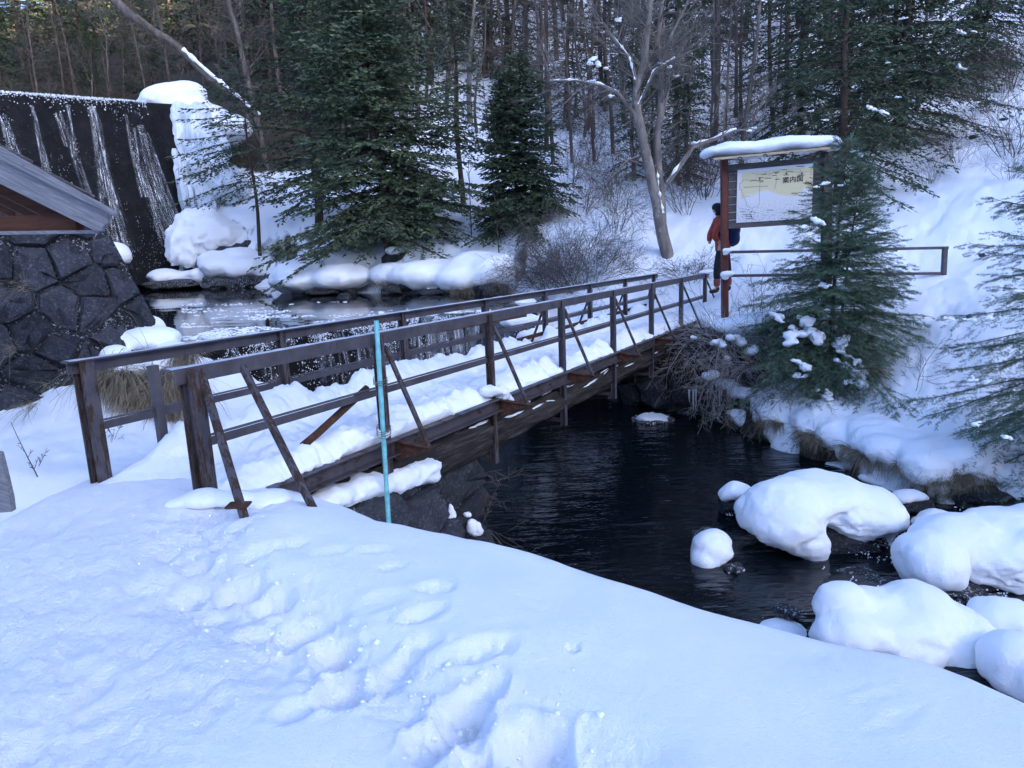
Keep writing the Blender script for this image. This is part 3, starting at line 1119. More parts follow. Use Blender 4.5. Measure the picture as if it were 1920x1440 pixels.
W0, WN = 0.0, 1.22
PITCHB = 1.95
LB = 13.75
for side, w in ((0, 0.0), (1, WN)):
    out = -BR_N if side == 0 else BR_N
    mb = MB()                                           # top rail: an angle bar, web outwards and a flange on top
    mb.bar(B(-0.06, w, -0.056), B(LB + 0.25, w, -0.056), 0.012, 0.10, bev=0.002)
    mb.bar(B(-0.10, w - 0.04 * (1 if side == 0 else -1) * -1, -0.006), B(LB + 0.25, w + 0.04 * (1 if side == 0 else -1), -0.006), 0.085, 0.012, bev=0.003)
    tr_ = mb.build('top_rail', M['steel'], bridge)
    mb = MB()
    nseg = 160
    tt = np.linspace(-0.08, LB + 0.2, nseg)
    ww = 0.036 + 0.010 * vnoise(np.column_stack([tt * 6, tt * 0]), 5)
    hh = 0.005 + 0.004 * vnoise(np.column_stack([tt * 9, tt * 0 + 3]), 6)
    cw = w + 0.04 * (1 if side == 0 else -1)
    V = []
    for a in range(nseg):
        for s_, z_ in ((-1, 0), (-0.7, 1), (0.7, 1), (1, 0)):
            V.append(B(tt[a], cw + s_ * ww[a], 0.0005 + hh[a] * z_))
    Q = [[a * 4 + k, a * 4 + k + 1, a * 4 + k + 5, a * 4 + k + 4] for a in range(nseg - 1) for k in range(3)]
    mb.add(V, Q)
    mb.build('frost_line', M['frost'], tr_)
    mb = MB()
    mb.bar(B(0.1, w + 0.012, -0.54), B(LB, w + 0.012, -0.54), 0.012, 0.062, bev=0.002)
    mb.bar(B(0.1, w + 0.03, -0.50), B(LB, w + 0.03, -0.50), 0.045, 0.008, bev=0.002)
    mb.build('middle_rail', M['steel'], bridge)
    if side == 1:
        mb = MB()
        mb.bar(B(4.6, w + 0.02, -0.33), B(7.2, w + 0.02, -0.36), 0.05, 0.05, bev=0.006)
        mb.build('loose_rail', M['rust'], bridge)
        mb = MB()
        mb.bar(B(5.4, w + 0.02, -0.74), B(13.2, w + 0.02, -0.70), 0.05, 0.06, bev=0.006)
        mb.build('low_rail', M['rust'], bridge)
    mb = MB()                                           # edge channel of the deck
    o_ = 0.03 if side == 0 else -0.03
    mb.bar(B(0.55, w - o_, -1.07), B(LB + 0.3, w - o_, -1.07), 0.012, 0.15, bev=0.002)
    mb.bar(B(0.55, w - o_ * 2.4, -1.0), B(LB + 0.3, w - o_ * 2.4, -1.0), 0.09, 0.012, bev=0.002)
    mb.bar(B(0.55, w - o_ * 2.4, -1.14), B(LB + 0.3, w - o_ * 2.4, -1.14), 0.09, 0.012, bev=0.002)
    mb.build('edge_beam', M['steel_beam'], bridge)
    for k in range(8):
        t_ = 0.06 + PITCHB * k
        low = -1.25 if k in (0, 7) else (-1.32 if k == 1 else -1.78)
        if k == 0:
            low = -1.15 if side == 0 else -1.4
        s_ = 0.115 if k == 0 else 0.078
        mb = MB()
        c0, c1 = B(t_, w, low), B(t_, w, -0.012)
        zc = (low - 0.012) / 2
        hz = (-0.012 - low) / 2
        wd = BR_D * s_ / 2
        # H section: two flanges and a web
        yy = np.array([0, 0, 1.0])
        mb.box(B(t_, w - s_ * .45, zc), wd, BR_N * s_ * .055, yy * hz, 0.003)
        mb.box(B(t_, w + s_ * .45, zc), wd, BR_N * s_ * .055, yy * hz, 0.003)
        mb.box(B(t_, w, zc), BR_D * s_ * .06, BR_N * s_ * .39, yy * hz, 0.002)
        mb.build('post', M['steel_rust'] if k in (0, 1, 2) else M['steel'], bridge)
        if k >= 1:
            mb = MB()
            mb.bar(B(t_ + 0.10, w, -0.14), B(t_ + 0.13, w, -1.06) + out * 0.40, 0.045, 0.030, up=out, bev=0.003)
            mb.build('brace', M['steel_rust'], bridge)
            g = MB()                                    # bracket: triangular plate with a flange
            a0, a1, a2 = B(t_ + .08, w, -1.03) + out * .05, B(t_ + .11, w, -1.06) + out * .44, B(t_ + .08, w, -1.22) + out * .05
            hw = BR_D * 0.006
            g.add([a0 - hw, a1 - hw, a2 - hw, a0 + hw, a1 + hw, a2 + hw], [[0, 1, 4, 3], [1, 2, 5, 4], [2, 0, 3, 5]], [[0, 2, 1], [3, 4, 5]])
            g.bar(a0 + np.array([0, 0, .006]), a1 + np.array([0, 0, .006]), 0.07, 0.012, bev=0.002)
            g.build('bracket', M['rust'], bridge)
    if side == 0:
        for a, b in ((B(0.16, w, -0.05), D(452, 948, 4.33) - BR_A), (B(0.50, w, -0.05), D(592, 962, 4.55) - BR_A)):
            mb = MB()
            mb.bar(a - out * 0.02, b + nrm(b - a) * .15, 0.050, 0.04, up=out, bev=0.004)
            mb.build('end_brace', M['steel_rust'], bridge)
        mb = MB()
        mb.box(D(447, 947, 4.33) - BR_A, np.array([.07, 0, 0]), np.array([0, .05, 0]), np.array([0, 0, .008]), 0.003)
        mb.build('foot_plate', M['rust'], bridge)
    else:
        mb = MB()
        mb.bar(B(0.62, w, -0.14), B(0.62, w, -1.0), 0.075, 0.06, up=out, bev=0.004)
        mb.build('end_post', M['steel'], bridge)
for k in range(2, 7):
    t_ = 0.06 + PITCHB * k
    mb = MB()
    mb.bar(B(t_, 0.06, -1.70), B(t_, WN - 0.06, -1.70), 0.07, 0.05, bev=0.003)
    mb.build('cross_tie', M['steel'], bridge)
mb = MB()
mb.bar(B(0.35, WN / 2, -1.035), B(LB + .3, WN / 2, -1.035), WN - 0.18, 0.05, bev=0.003)
mb.build('deck', M['log'], bridge)
# pipe strut and log beams
mb = MB()
mb.tube([B(1.93, 0.10, -0.50), B(1.3, 0.14, -0.78), B(0.62, 0.20, -1.06)], 0.034, 10)
mb.build('pipe_strut', M['rust'], bridge, True)
for w in (0.16, 0.60, 1.05):
    mb = MB()
    tt = np.linspace(0.15, LB + 0.4, 120)
    P = np.array([B(t_, w + 0.02 * math.sin(t_ * 1.1), -1.42 + 0.03 * math.sin(t_ * .7 + 1)) for t_ in tt])
    rr = 0.205 - 0.004 * tt
    mb.tube(P, rr, 40)
    V = np.vstack(mb.v)
    sc_ = np.concatenate([np.repeat(tt, 40), [0, 0]])
    ang = np.concatenate([np.tile(np.arange(40), 120), [0, 0]])
    nn = fbm(np.column_stack([sc_ * 0.6, np.cos(ang * math.pi / 20) * 2.2, np.sin(ang * math.pi / 20) * 2.2 + w * 9]), 4, 9)
    cen = np.vstack([np.repeat(P, 40, 0), P[0], P[-1]])
    mb.v = [cen + (V - cen) * (1 + 0.13 * nn + 0.22 * fbm(np.column_stack([sc_ * 0.9, np.cos(ang * math.pi / 20) * 6, np.sin(ang * math.pi / 20) * 6 + w * 9]), 3, 19))[:, None]]
    lg = mb.build('log_beam', M['log'], bridge, True)
    if w < 0.2:
        # snow caught on the log's ragged upper face
        for _ in range(38):
            t_ = rb.uniform(1.6, 13.2)
            L_ = rb.uniform(0.05, 0.30)
            an = rb.uniform(Rd(20), Rd(85))
            r_ = 0.205 - .004 * t_
            c = B(t_, w + 0.02 * math.sin(t_ * 1.1), -1.42 + 0.03 * math.sin(t_ * .7 + 1)) + (-BR_N * math.cos(an) + np.array([0, 0, math.sin(an)])) * r_
            V0, F0 = ICO[1]
            ax = nrm(BR_D + np.array([0, 0, rb.normal(0, .12)]))
            n_ = -BR_N * math.cos(an) + np.array([0, 0, math.sin(an)])
            bx = np.cross(ax, n_)
            mb = MB()
            mb.add(c + V0[:, :1] * ax * L_ + V0[:, 1:2] * bx * rb.uniform(.006, .018) + V0[:, 2:] * n_ * .03, None, F0)
            mb.build('snow_streak', M['snow_lump'], lg, True)
# trodden snow on the deck
nt_, nw_ = 620, 60
tg = np.linspace(0.0, LB + 0.7, nt_)
wg = np.linspace(-0.05, WN + 0.02, nw_)
TT, WW = np.meshgrid(tg, wg, indexing='ij')
P2 = np.column_stack([TT.ravel(), WW.ravel()])
hb = 0.12 + 0.03 * fbm(P2 * np.array([0.8, 1.5]), 3, 3) + 0.035 * fbm(P2 * 3.2, 3, 4, .6) + 0.028 * np.abs(fbm(P2 * 9, 4, 7, .65)) + 0.012 * fbm(P2 * 26, 3, 9, .6)
side_bank = 0.20 * sstep(0.70, 1.05, P2[:, 1]) * (1 + 0.8 * fbm(P2 * np.array([1.7, .5]), 3, 6)) + 0.04 * np.exp(-((P2[:, 1] - .22) / .12) ** 2) * (1 + 1.5 * fbm(P2 * 2.5, 3, 12))
trod = -0.05 * np.exp(-((P2[:, 1] - 0.55) / 0.22) ** 2)
hz = hb + side_bank + trod
edge_n = 0.09 * fbm(np.column_stack([P2[:, 0] * 1.8, P2[:, 1] * 0]), 5, 17, .65)
du = np.minimum(P2[:, 1] + 0.02 + edge_n, WN + 0.02 - P2[:, 1])
hz = hz * np.clip(du / np.where(P2[:, 1] < .5, 0.20, 0.14), 0, 1) ** .6 * (0.15 + 0.85 * sstep(0.0, 0.9, P2[:, 0]))
V = BR_D * P2[:, :1] + BR_N * P2[:, 1:] + np.column_stack([np.zeros((len(P2), 2)), -1.0 + np.maximum(hz, -0.01)])
push = np.where(P2[:, 1] < 0.12, -.35 * np.clip(hz, 0, .2) + .02 * vnoise(P2 * 8, 3), 0)
V = V + BR_N * push[:, None]
i = np.arange(nt_ - 1)[:, None] * nw_
j = np.arange(nw_ - 1)[None, :]
Q = np.stack([i + j, i + nw_ + j, i + nw_ + j + 1, i + j + 1], -1).reshape(-1, 4)
rim = np.concatenate([np.arange(nw_), np.arange(1, nt_) * nw_ + nw_ - 1, (nt_ - 1) * nw_ + np.arange(nw_ - 2, -1, -1), np.arange(nt_ - 2, 0, -1) * nw_])
lowv = V[rim].copy()
lowv[:, 2] = np.minimum(lowv[:, 2], (BR_D[2] * P2[rim, 0]) - 1.0) - 0.03 - 0.25 * (1 - sstep(0.0, 0.7, P2[rim, 0]))
lowv += BR_N * np.where(P2[rim, 1] < .3, .10, -.06)[:, None]
base_ = len(V)
V = np.vstack([V, lowv])
k_ = np.arange(len(rim))
k2_ = (k_ + 1) % len(rim)
Q = np.vstack([Q, np.column_stack([rim[k_], base_ + k_, base_ + k2_, rim[k2_]])[:, ::-1]])
ds = ob('deck_snow', mesh_np('deck_snow', V, None, Q[:, ::-1]), M['snow_lump'], bridge)
me = blob_mesh('snow_lump', [(B(4.05, -0.09, -0.94), (.10, .07, .10)), (B(4.15, -0.12, -1.04), (.07, .05, .09)), (B(3.9, -0.02, -0.90), (.14, .08, .07)), (B(4.25, -0.1, -1.1), (.04, .03, .05))], .02, 3, .02, 12)
ob('snow_lump', me, M['snow_lump'], ds)
me = blob_mesh('snow_lump', [(B(LB + .15, 0.0, 0.03), (.20, .07, .05)), (B(LB + .0, 0.02, 0.02), (.16, .06, .04))], .02, 4, .006, 9)
ob('snow_lump', me, M['snow'], bridge)

# teal pole wired to the second post
pole = thing('pole', 'slender teal painted pole wired upright to the bridge railing', 'pole', D(730, 1010, 6.05))
pb, pt = D(731, 1015, 6.05), D(705.5, 601, 6.33)
mb = MB()
P = np.array([pb + (pt - pb) * s_ for s_ in np.linspace(0, 1, 40)]) - pb
rr = np.full(40, 0.0215)
rr[[8, 17, 25, 33]] *= 1.13
mb.tube(P, rr, 10)
mb.build('shaft', M['bamboo'], pole, True).location = Vector((pb - D(730, 1010, 6.05)).tolist())
mb = MB()
mb.tube([pt - (pt - pb) * 0.002, pt + nrm(pt - pb) * 0.02], 0.019, 10)
mb.build('end_cap', M['boot'], pole, True).location = Vector((-D(730, 1010, 6.05)).tolist())
for y0, nloop in ((712, 3), (806, 4)):
    mb = MB()
    for k in range(nloop):
        s_ = (y0 + k * 4 - 601) / (1015 - 601.0)
        c = pt + (pb - pt) * s_ - D(730, 1010, 6.05)
        pc = BR_A + B(0.06 + PITCHB, 0, 0) - D(730, 1010, 6.05)
        ce = (c + np.array([pc[0], pc[1], c[2]])) / 2
        ax = np.array([pc[0], pc[1], c[2]]) - c
        ax[2] = 0
        l_ = np.linalg.norm(ax)
        ax = ax / max(l_, 1e-6)
        bx = np.array([-ax[1], ax[0], 0])
        a = np.linspace(0, 2 * math.pi, 25)
        P = ce + np.outer(np.cos(a), ax) * (l_ / 2 + .055) + np.outer(np.sin(a), bx) * .062 + np.outer(np.sin(a * 2 + k), [0, 0, .006])
        mb.tube(P, 0.0035, 5, False)
    mb.build('wire', M['wire'], pole, True)

# ------------------------------------------------------------------ weir
WC = np.array([(-5.5, 11.5), (-4.2, 13.0), (-2.8, 14.6), (-1.9, 15.1), (-1.0, 15.5), (-0.3, 15.35), (0.45, 15.0)], float)


def resample(L, n):
    d = np.concatenate([[0], np.cumsum(np.linalg.norm(np.diff(L, axis=0), axis=1))])
    s = np.linspace(0, d[-1], n)
    return np.column_stack([np.interp(s, d, L[:, k]) for k in range(L.shape[1])])


wc = resample(WC, 150)
wt = nrm(np.gradient(wc, axis=0))
wnm = np.column_stack([wt[:, 1], -wt[:, 0]])
weir = thing('weir', 'low dark stone weir spilling thin water behind the footbridge', 'weir', (0, 0, 0))
prof = [(-0.45, -0.12), (-0.2, 0.0), (0.0, 0.03), (0.10, -0.05), (0.15, -0.25), (0.18, -0.6), (0.24, -1.0), (0.30, -1.4), (0.36, -1.8), (0.45, -2.25)]
prof = resample(np.array(prof), 40)
PP = wc[:, None, :] + wnm[:, None, :] * prof[None, :, :1]
ZZ = np.broadcast_to(prof[None, :, 1], (150, 40))
V = np.dstack([PP, ZZ]).reshape(-1, 3)
dn = 0.07 * fbm(V * np.array([2.2, 2.2, 3.5]), 4, 3, .6)
V[:, :2] += np.repeat(wnm, 40, 0) * dn[:, None]
V[:, 2] += 0.03 * fbm(V * 3, 3, 8)
i = np.arange(149)[:, None] * 40
j = np.arange(39)[None, :]
ob('wall', mesh_np('wall', V, None, np.stack([i + j, i + 40 + j, i + 41 + j, i + j + 1], -1).reshape(-1, 4)), M['dam'], weir)


def crystals(name, P, S, mat, parent=None, flat=1.0):
    V0 = np.array([(1, 0, 0), (-1, 0, 0), (0, 1, 0), (0, -1, 0), (0, 0, 1), (0, 0, -1)], float)
    F0 = np.array([(0, 2, 4), (2, 1, 4), (1, 3, 4), (3, 0, 4), (2, 0, 5), (1, 2, 5), (3, 1, 5), (0, 3, 5)])
    n = len(P)
    a = RNG.random(n) * 6.28
    sc_ = S[:, None] * RNG.uniform(0.6, 1.4, (n, 3)) * np.array([1, 1, flat])
    W_ = V0[None] * sc_[:, None, :]
    x = W_[..., 0] * np.cos(a)[:, None] - W_[..., 1] * np.sin(a)[:, None]
    y = W_[..., 0] * np.sin(a)[:, None] + W_[..., 1] * np.cos(a)[:, None]
    V_ = np.stack([x, y, W_[..., 2]], -1) + P[:, None, :]
    F_ = (F0[None] + (np.arange(n) * 6)[:, None, None]).reshape(-1, 3)
    return ob(name, mesh_np(name, V_.reshape(-1, 3), F_, None, False), mat, parent)


n_ = 15000
k = RNG.integers(0, 150, n_)
off = RNG.normal(0.06, 0.10, n_)
Pz = np.column_stack([wc[k] + wnm[k] * off[:, None] + RNG.normal(0, .03, (n_, 2)), np.interp(off, prof[:, 0], prof[:, 1]) + RNG.normal(0, .02, n_)])
hang = RNG.random(n_) < 0.22
Pz[hang, 2] -= RNG.exponential(0.14, hang.sum())
Pz[hang, :2] += wnm[k[hang]] * 0.10
keep = vnoise(Pz * 2.1, 4) + 0.7 * vnoise(Pz * 7, 5) > -0.15 - 0.25 * (~hang)
keep &= ~((Pz[:, 0] > -1.9) & (vnoise(Pz * 1.6, 9) < 0.35))
c_ = crystals('frost_crystals', Pz[keep], RNG.uniform(.005, .014, keep.sum()), M['snow_lump'], weir)
c_['kind'] = 'stuff'


def fall_strip(name, parent, pts, widths, nrmv, mat, nu=6):
    """a thin sheet of running water along points, with a given width; fade at both edges"""
    pts = np.asarray(pts, float)
    m_ = len(pts)
    T = nrm(np.gradient(pts, axis=0))
    side = nrm(np.cross(T, np.broadcast_to(nrmv, T.shape)))
    u = np.linspace(-1, 1, nu)
    w_ = np.broadcast_to(widths, (m_,))
    V_ = pts[:, None, :] + side[:, None, :] * (u[None, :] * w_[:, None] / 2)[..., None] + np.asarray(nrmv) * (0.05 * (1 - u ** 2))[None, :, None] * w_[:, None, None]
    i_ = np.arange(m_ - 1)[:, None] * nu
    j_ = np.arange(nu - 1)[None, :]
    me_ = mesh_np(name, V_.reshape(-1, 3), None, np.stack([i_ + j_, i_ + j_ + 1, i_ + nu + j_ + 1, i_ + nu + j_], -1).reshape(-1, 4))
    fd = np.broadcast_to(np.clip(1.6 * (1 - u ** 2), 0, 1)[None, :], (m_, nu)).ravel()
    at_ = me_.attributes.new('fade', 'FLOAT', 'POINT')
    at_.data.foreach_set('value', np.ascontiguousarray(fd, np.float32))
    uv = me_.uv_layers.new(name='UVMap')
    L_ = np.concatenate([[0], np.cumsum(np.linalg.norm(np.diff(pts, axis=0), axis=1))])
    off_ = RNG.random(2) * 20
    uvv = np.stack(np.broadcast_arrays((u[None, :] * w_[:, None] * 0.5) * .5 + off_[0], L_[:, None] * .5 + off_[1]), -1).reshape(-1, 2)
    idx = np.empty(len(me_.loops), np.int32)
    me_.loops.foreach_get('vertex_index', idx)
    uv.data.foreach_set('uv', np.ascontiguousarray(uvv[idx], np.float32).ravel())
    return ob(name, me_, mat, parent)


for k, wd in [(52, .35), (60, .25), (68, .3), (76, .8), (84, .5), (92, .7), (98, .45), (104, .6), (110, .8), (117, .5), (124, .7), (131, .8), (138, .7), (144, .6), (30, .3), (18, .25)]:
    pr = resample(np.array([(0.02, 0.05), (0.14, 0.0), (0.25, -0.2), (0.30, -0.6), (0.36, -1.2), (0.46, -2.1)]), 24)
    P = np.column_stack([wc[k] + wnm[k] * (pr[:, :1] + 0.10), pr[:, 1]])
    fall_strip('water_strand', weir, P, wd * 1.35 * np.linspace(.7, 1.3, 24), np.array([wnm[k][0], wnm[k][1], 0.0]), M['fall'])
# icy rocks at the weir's right end
icy = thing('boulder', 'icy white boulder heap at the right end of the weir', 'boulder', D(985, 600, 14.9))
V, F = rock_arr((0.05, 0.1, -.55), (.65, .55, .6), 3, 3)
mb = MB()
mb.add(V, None, F)
mb.build('rock', M['rock_frost'], icy, True)
ob('snow_cap', blob_mesh('snow_cap', [((-.15, 0, .0), (.42, .35, .18)), ((.25, .1, -.12), (.35, .35, .2)), ((.1, -.2, -.35), (.35, .25, .25)), ((.35, -.3, -.7), (.25, .2, .35))], .05, 5, .03, 5), M['snow_rough'], icy)

# frazil ice floating on the upper pool
n_ = 9000
q = np.column_stack([RNG.uniform(340, 930, n_), RNG.uniform(566, 640, n_)])
v_ = np.array([ray(a, b) for a, b in q])
Pf = CAM + v_ * ((ZU - CAM[2]) / v_[:, 2])[:, None]
nz = fbm(Pf[:, :2] * np.array([0.75, 1.6]), 3, 3) + 0.5 * vnoise(Pf[:, :2] * 5, 8)
sdw = poly_sd(Pf[:, :2], UPPER)
keep = (nz > 0.42 - 0.5 * (1 - sstep(0.2, 2.2, sdw))) & (sdw > 0.02)
Pf[:, 2] = ZU + 0.004
c_ = crystals('frazil_ice', Pf[keep], RNG.uniform(.015, .05, keep.sum()), M['snow_lump'], None, 0.35)
tag(c_, 'white ice crystals floating in streaks on the pool above the weir', 'ice', None, 'stuff')

# ------------------------------------------------------------------ dam with the waterfall
T0, T1 = D(-420, 118, 25.5), D(262, 206, 32.0)
T1[2] = T0[2] = (T0[2] + T1[2]) / 2 - 0.05
T0[2] = D(0, 180, 29)[2] + (D(0, 180, 29)[2] - T1[2]) * 0.0
T0[2] = T1[2]
_e = nrm(T1 - T0)
dn_ = nrm(np.array([_e[1], -_e[0], 0.0]))
if dn_[1] > 0:
    dn_ = -dn_
DL = np.linalg.norm(T1 - T0)
HD = T1[2] - 0.2


def damp(a, h):
    """point on the dam's face: a along the crest from its right end, h below the crest"""
    return T1 - _e * a + dn_ * (0.16 * h) - np.array([0, 0, h])


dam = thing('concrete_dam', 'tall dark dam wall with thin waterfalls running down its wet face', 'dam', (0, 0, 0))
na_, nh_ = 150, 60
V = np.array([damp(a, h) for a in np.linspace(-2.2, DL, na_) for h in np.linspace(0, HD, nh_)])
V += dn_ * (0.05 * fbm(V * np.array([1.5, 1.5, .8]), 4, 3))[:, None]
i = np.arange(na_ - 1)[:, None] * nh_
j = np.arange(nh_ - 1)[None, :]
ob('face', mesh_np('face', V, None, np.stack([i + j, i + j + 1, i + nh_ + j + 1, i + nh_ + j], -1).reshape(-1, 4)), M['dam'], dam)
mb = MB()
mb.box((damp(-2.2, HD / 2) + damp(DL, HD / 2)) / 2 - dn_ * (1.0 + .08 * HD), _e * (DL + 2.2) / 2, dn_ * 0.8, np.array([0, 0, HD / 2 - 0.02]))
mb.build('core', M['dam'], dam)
mb = MB()
for a in np.linspace(-0.2, DL, 60):
    pass
n_ = 3000
a = RNG.uniform(-0.3, DL, n_)
h = np.abs(RNG.normal(0, .05, n_)) - .05
hang = RNG.random(n_) < 0.25
h[hang] += RNG.exponential(.16, hang.sum())
P = T1 - _e * a[:, None] + dn_ * (0.16 * np.maximum(h, 0) + RNG.normal(0.02, .04, n_))[:, None] - np.array([0, 0, 1.0]) * h[:, None]
c_ = crystals('crest_frost', P, RNG.uniform(.010, .030, n_), M['snow_lump'], dam)
c_['kind'] = 'stuff'
n_ = 5000
a = RNG.uniform(0, DL, n_)
h = RNG.uniform(0.1, HD - .5, n_)
kk = np.column_stack([a * 2.3, h * 0.35])
keep = vnoise(kk, 5) + .6 * vnoise(kk * 2.7, 6) > 0.42
a, h = a[keep], h[keep]
P = T1 - _e * a[:, None] + dn_ * (0.16 * h + 0.03)[:, None] - np.array([0, 0, 1.0]) * h[:, None]
c_ = crystals('face_frost', P, RNG.uniform(.006, .018, len(a)), M['frost'], dam)
c_['kind'] = 'stuff'


def dam_uv(px, py):
    v = ray(px, py)
    A = np.column_stack([-_e, dn_ * 0.16 - np.array([0, 0, 1.0]), -v])
    s = np.linalg.solve(A, CAM - T1)
    return s[0], s[1]


for st, wd in [([(168, 198), (180, 235), (190, 300), (202, 380), (222, 470)], (.35, .9)), ([(172, 200), (190, 290), (212, 370), (246, 474)], (.3, .5)),
               ([(262, 235), (280, 320), (306, 400), (332, 462)], (.3, 1.0)), ([(250, 240), (266, 330), (290, 400), (312, 470)], (.2, .5)), ([(272, 250), (296, 330), (318, 400), (345, 455)], (.3, .8)),
               ([(125, 196), (138, 290), (160, 350), (190, 440)], (.2, .45)), ([(4, 215), (22, 270), (32, 300)], (.3, .5)), ([(108, 212), (118, 245), (126, 275)], (.3, .35)),
               ([(290, 290), (308, 350), (330, 410)], (.15, .4)), ([(60, 200), (80, 290), (90, 330)], (.15, .35)), ([(235, 215), (250, 290), (270, 370)], (.15, .4)), ([(-20, 240), (0, 300)], (.4, .5))]:
    uvp = np.array([dam_uv(x, y) for x, y in st])
    uvp = resample(uvp, 26)
    P = np.array([damp(a, h) for a, h in uvp]) + dn_ * 0.10
    fall_strip('water_strand', dam, P, np.linspace(wd[0], wd[1], 26), dn_, M['fall'])
res_ = [T1 - _e * (DL) - dn_ * .4, T1 + _e * 4 - dn_ * .4, T1 + _e * 4 - dn_ * 14, T1 - _e * DL - dn_ * 14]
sheet('reservoir_water', [q[:2] for q in res_], T1[2] - 0.04, M['water_calm'])

# frozen spill and snow to the right of the dam
ice = thing('ice_fall', 'frozen white ice mass with icicles at the right end of the dam', 'ice fall', D(370, 400, 31.5))
o_ = D(370, 400, 31.5)
el = []
ri = np.random.default_rng(12)
for k in range(60):
    f_ = ri.random()
    x, y = 338 + 22 * f_ + ri.uniform(-14, 90) * (.4 + .6 * f_), 215 + 160 * f_
    el.append((D(x, y, 33.4 - 1.3 * f_ + ri.normal(0, .2)) - o_, (ri.uniform(.35, .75), ri.uniform(.35, .6), ri.uniform(.4, .9))))
im = blob_mesh('ice_mass', el, .09, 3, .09, 1.6)
co = np.empty(len(im.vertices) * 3, np.float32)
im.vertices.foreach_get('co', co)
co = co.reshape(-1, 3)
co[:, :2] += (0.12 * fbm(co * np.array([3.2, 3.2, .35]), 3, 4))[:, None] * np.array([.5, -1])
im.vertices.foreach_set('co', np.ascontiguousarray(co, np.float32).ravel())
im.update()
ob('ice_mass', im, M['ice'], ice)
mb = MB()
for x, y, l_ in [(330, 320, 1.3), (338, 335, 1.6), (345, 350, 1.5), (352, 358, 1.3), (360, 362, 1.4), (368, 368, 1.2), (376, 372, 1.1), (384, 378, 1.2), (392, 378, 1.0), (400, 384, .9), (334, 300, 1.8), (326, 290, 1.2)]:
    for s_ in range(3):
        a = D(x + RNG.normal(0, 3), y - 12, 31.5) - o_
        L_ = l_ * RNG.uniform(.6, 1.1)
        mb.tube(np.array([a, a + [0.0, 0, -L_ * .15], a + [0.02, 0, -L_ * .5], a + [0.05, 0, -L_]]), [.02, .08, .05, .008], 6, False)
mb.build('icicles', M['ice'], ice, True)['kind'] = 'stuff'



# ------------------------------------------------------------------ hut roof corner at the left
YH = 5.0
hut = thing('wooden_hut', 'weathered grey gable roof corner of a wooden hut at the left edge', 'hut', D(0, 438, YH))
OH = D(0, 438, YH)
ew = np.array([1.0, 0, 0])


HX = np.array([-0.80, 1.0, 0.0])                 # the ridge runs away from the viewer to the left


def H(px, py, y=YH):
    return D(px, py, y) - OH


def slab(mb, pts, t, sgn=1):
    """prism of outline pts, thickness t away from the camera"""
    k = len(pts)
    V_ = [np.asarray(p) for p in pts] + [np.asarray(p) + np.array([0, t * sgn, 0]) for p in pts]
    me_ = [list(range(k))[::-1], list(range(k, 2 * k))] + [[i_, (i_ + 1) % k, k + (i_ + 1) % k, k + i_] for i_ in range(k)]
    return V_, me_


def prism(name, pts, t, mat, parent, bev=0.004):
    V_, F_ = slab(None, pts, t)
    me_ = bpy.data.meshes.new(name)
    me_.from_pydata([tuple(map(float, v)) for v in V_], [], F_)
    me_.update()
    import bmesh
    b_ = bmesh.new()
    b_.from_mesh(me_)
    bmesh.ops.recalc_face_normals(b_, faces=b_.faces)
    if bev:
        bmesh.ops.bevel(b_, geom=list(b_.edges), offset=bev, segments=1, affect='EDGES')
    b_.to_mesh(me_)
    b_.free()
    return ob(name, me_, mat, parent)


bb = prism('bargeboard', [H(-420, 68 + 20), H(0, 296), H(203, 400), H(201, 412), H(205, 417), H(193, 424), H(191, 434), H(178, 433), H(0, 345), H(-420, 137 + 20)], 0.035, M['greywood'], hut)
prism('cover_strip', [H(-420, 66, 4.96), H(0, 274, 4.96), H(100, 332, 4.96), H(218, 398, 4.96), H(216, 407, 4.96), H(100, 350, 4.96), H(0, 300, 4.96), H(-420, 92, 4.96)], 0.03, M['greywood'], hut)
for x0, y0, x1, y1, th in [(-420, 58, -60, 238, .02), (-110, 216, 62, 304, .02), (58, 308, 120, 338, .018), (118, 338, 178, 369, .016)]:
    a, b = H(x0, y0, 4.97), H(x1, y1, 4.97)
    mb = MB()
    c = (a + b) / 2
    xx = (b - a) / 2
    zz = nrm(np.cross(np.array([0, 1.0, 0]), xx)) * -th / 2
    mb.box(c + HX * 1.1, xx, HX * 1.1, zz, 0.004)
    mb.build('roof_board', M['boardwood'], hut)
# roof deck, rafters, purlin and tie beam, stained brown, seen from below
a, b = H(-420, 120, 5.06), H(196, 428, 5.06)
xx = (b - a) / 2
up_ = nrm(np.array([-xx[2], 0, xx[0]]))
for k in range(9):
    mb = MB()
    mb.box((a + b) / 2 + HX * (0.15 + .22 * k) + up_ * .06, xx, HX * .108, up_ * .012, 0.003)
    mb.build('roof_plank', M['brownwood'], hut)
for k, y in enumerate((5.62, 6.25, 6.9)):
    mb = MB()
    s0, s1 = (a + b) / 2 - xx, (a + b) / 2 + xx * (0.82 - .1 * k)
    mb.box((s0 + s1) / 2 + HX * ((y - 5.06) * .8) - up_ * .005, (s1 - s0) / 2, HX * .03, up_ * .055, 0.005)
    mb.build('rafter', M['brownwood'], hut)
c0, c1 = H(-420, 425, 5.16), H(150, 419, 5.16)
mb = MB()
mb.box((c0 + c1) / 2, (c1 - c0) / 2, np.array([0, .05, 0]), np.array([0, 0, .055]), 0.005)
mb.build('tie_beam', M['brownwood'], hut)
c0, c1 = H(-420, 443, 5.10), H(183, 434.5, 5.10)
mb = MB()
mb.box((c0 + c1) / 2, (c1 - c0) / 2, np.array([0, .03, 0]), np.array([0, 0, .012]), 0.003)
mb.build('eave_batten', M['greywood'], hut)
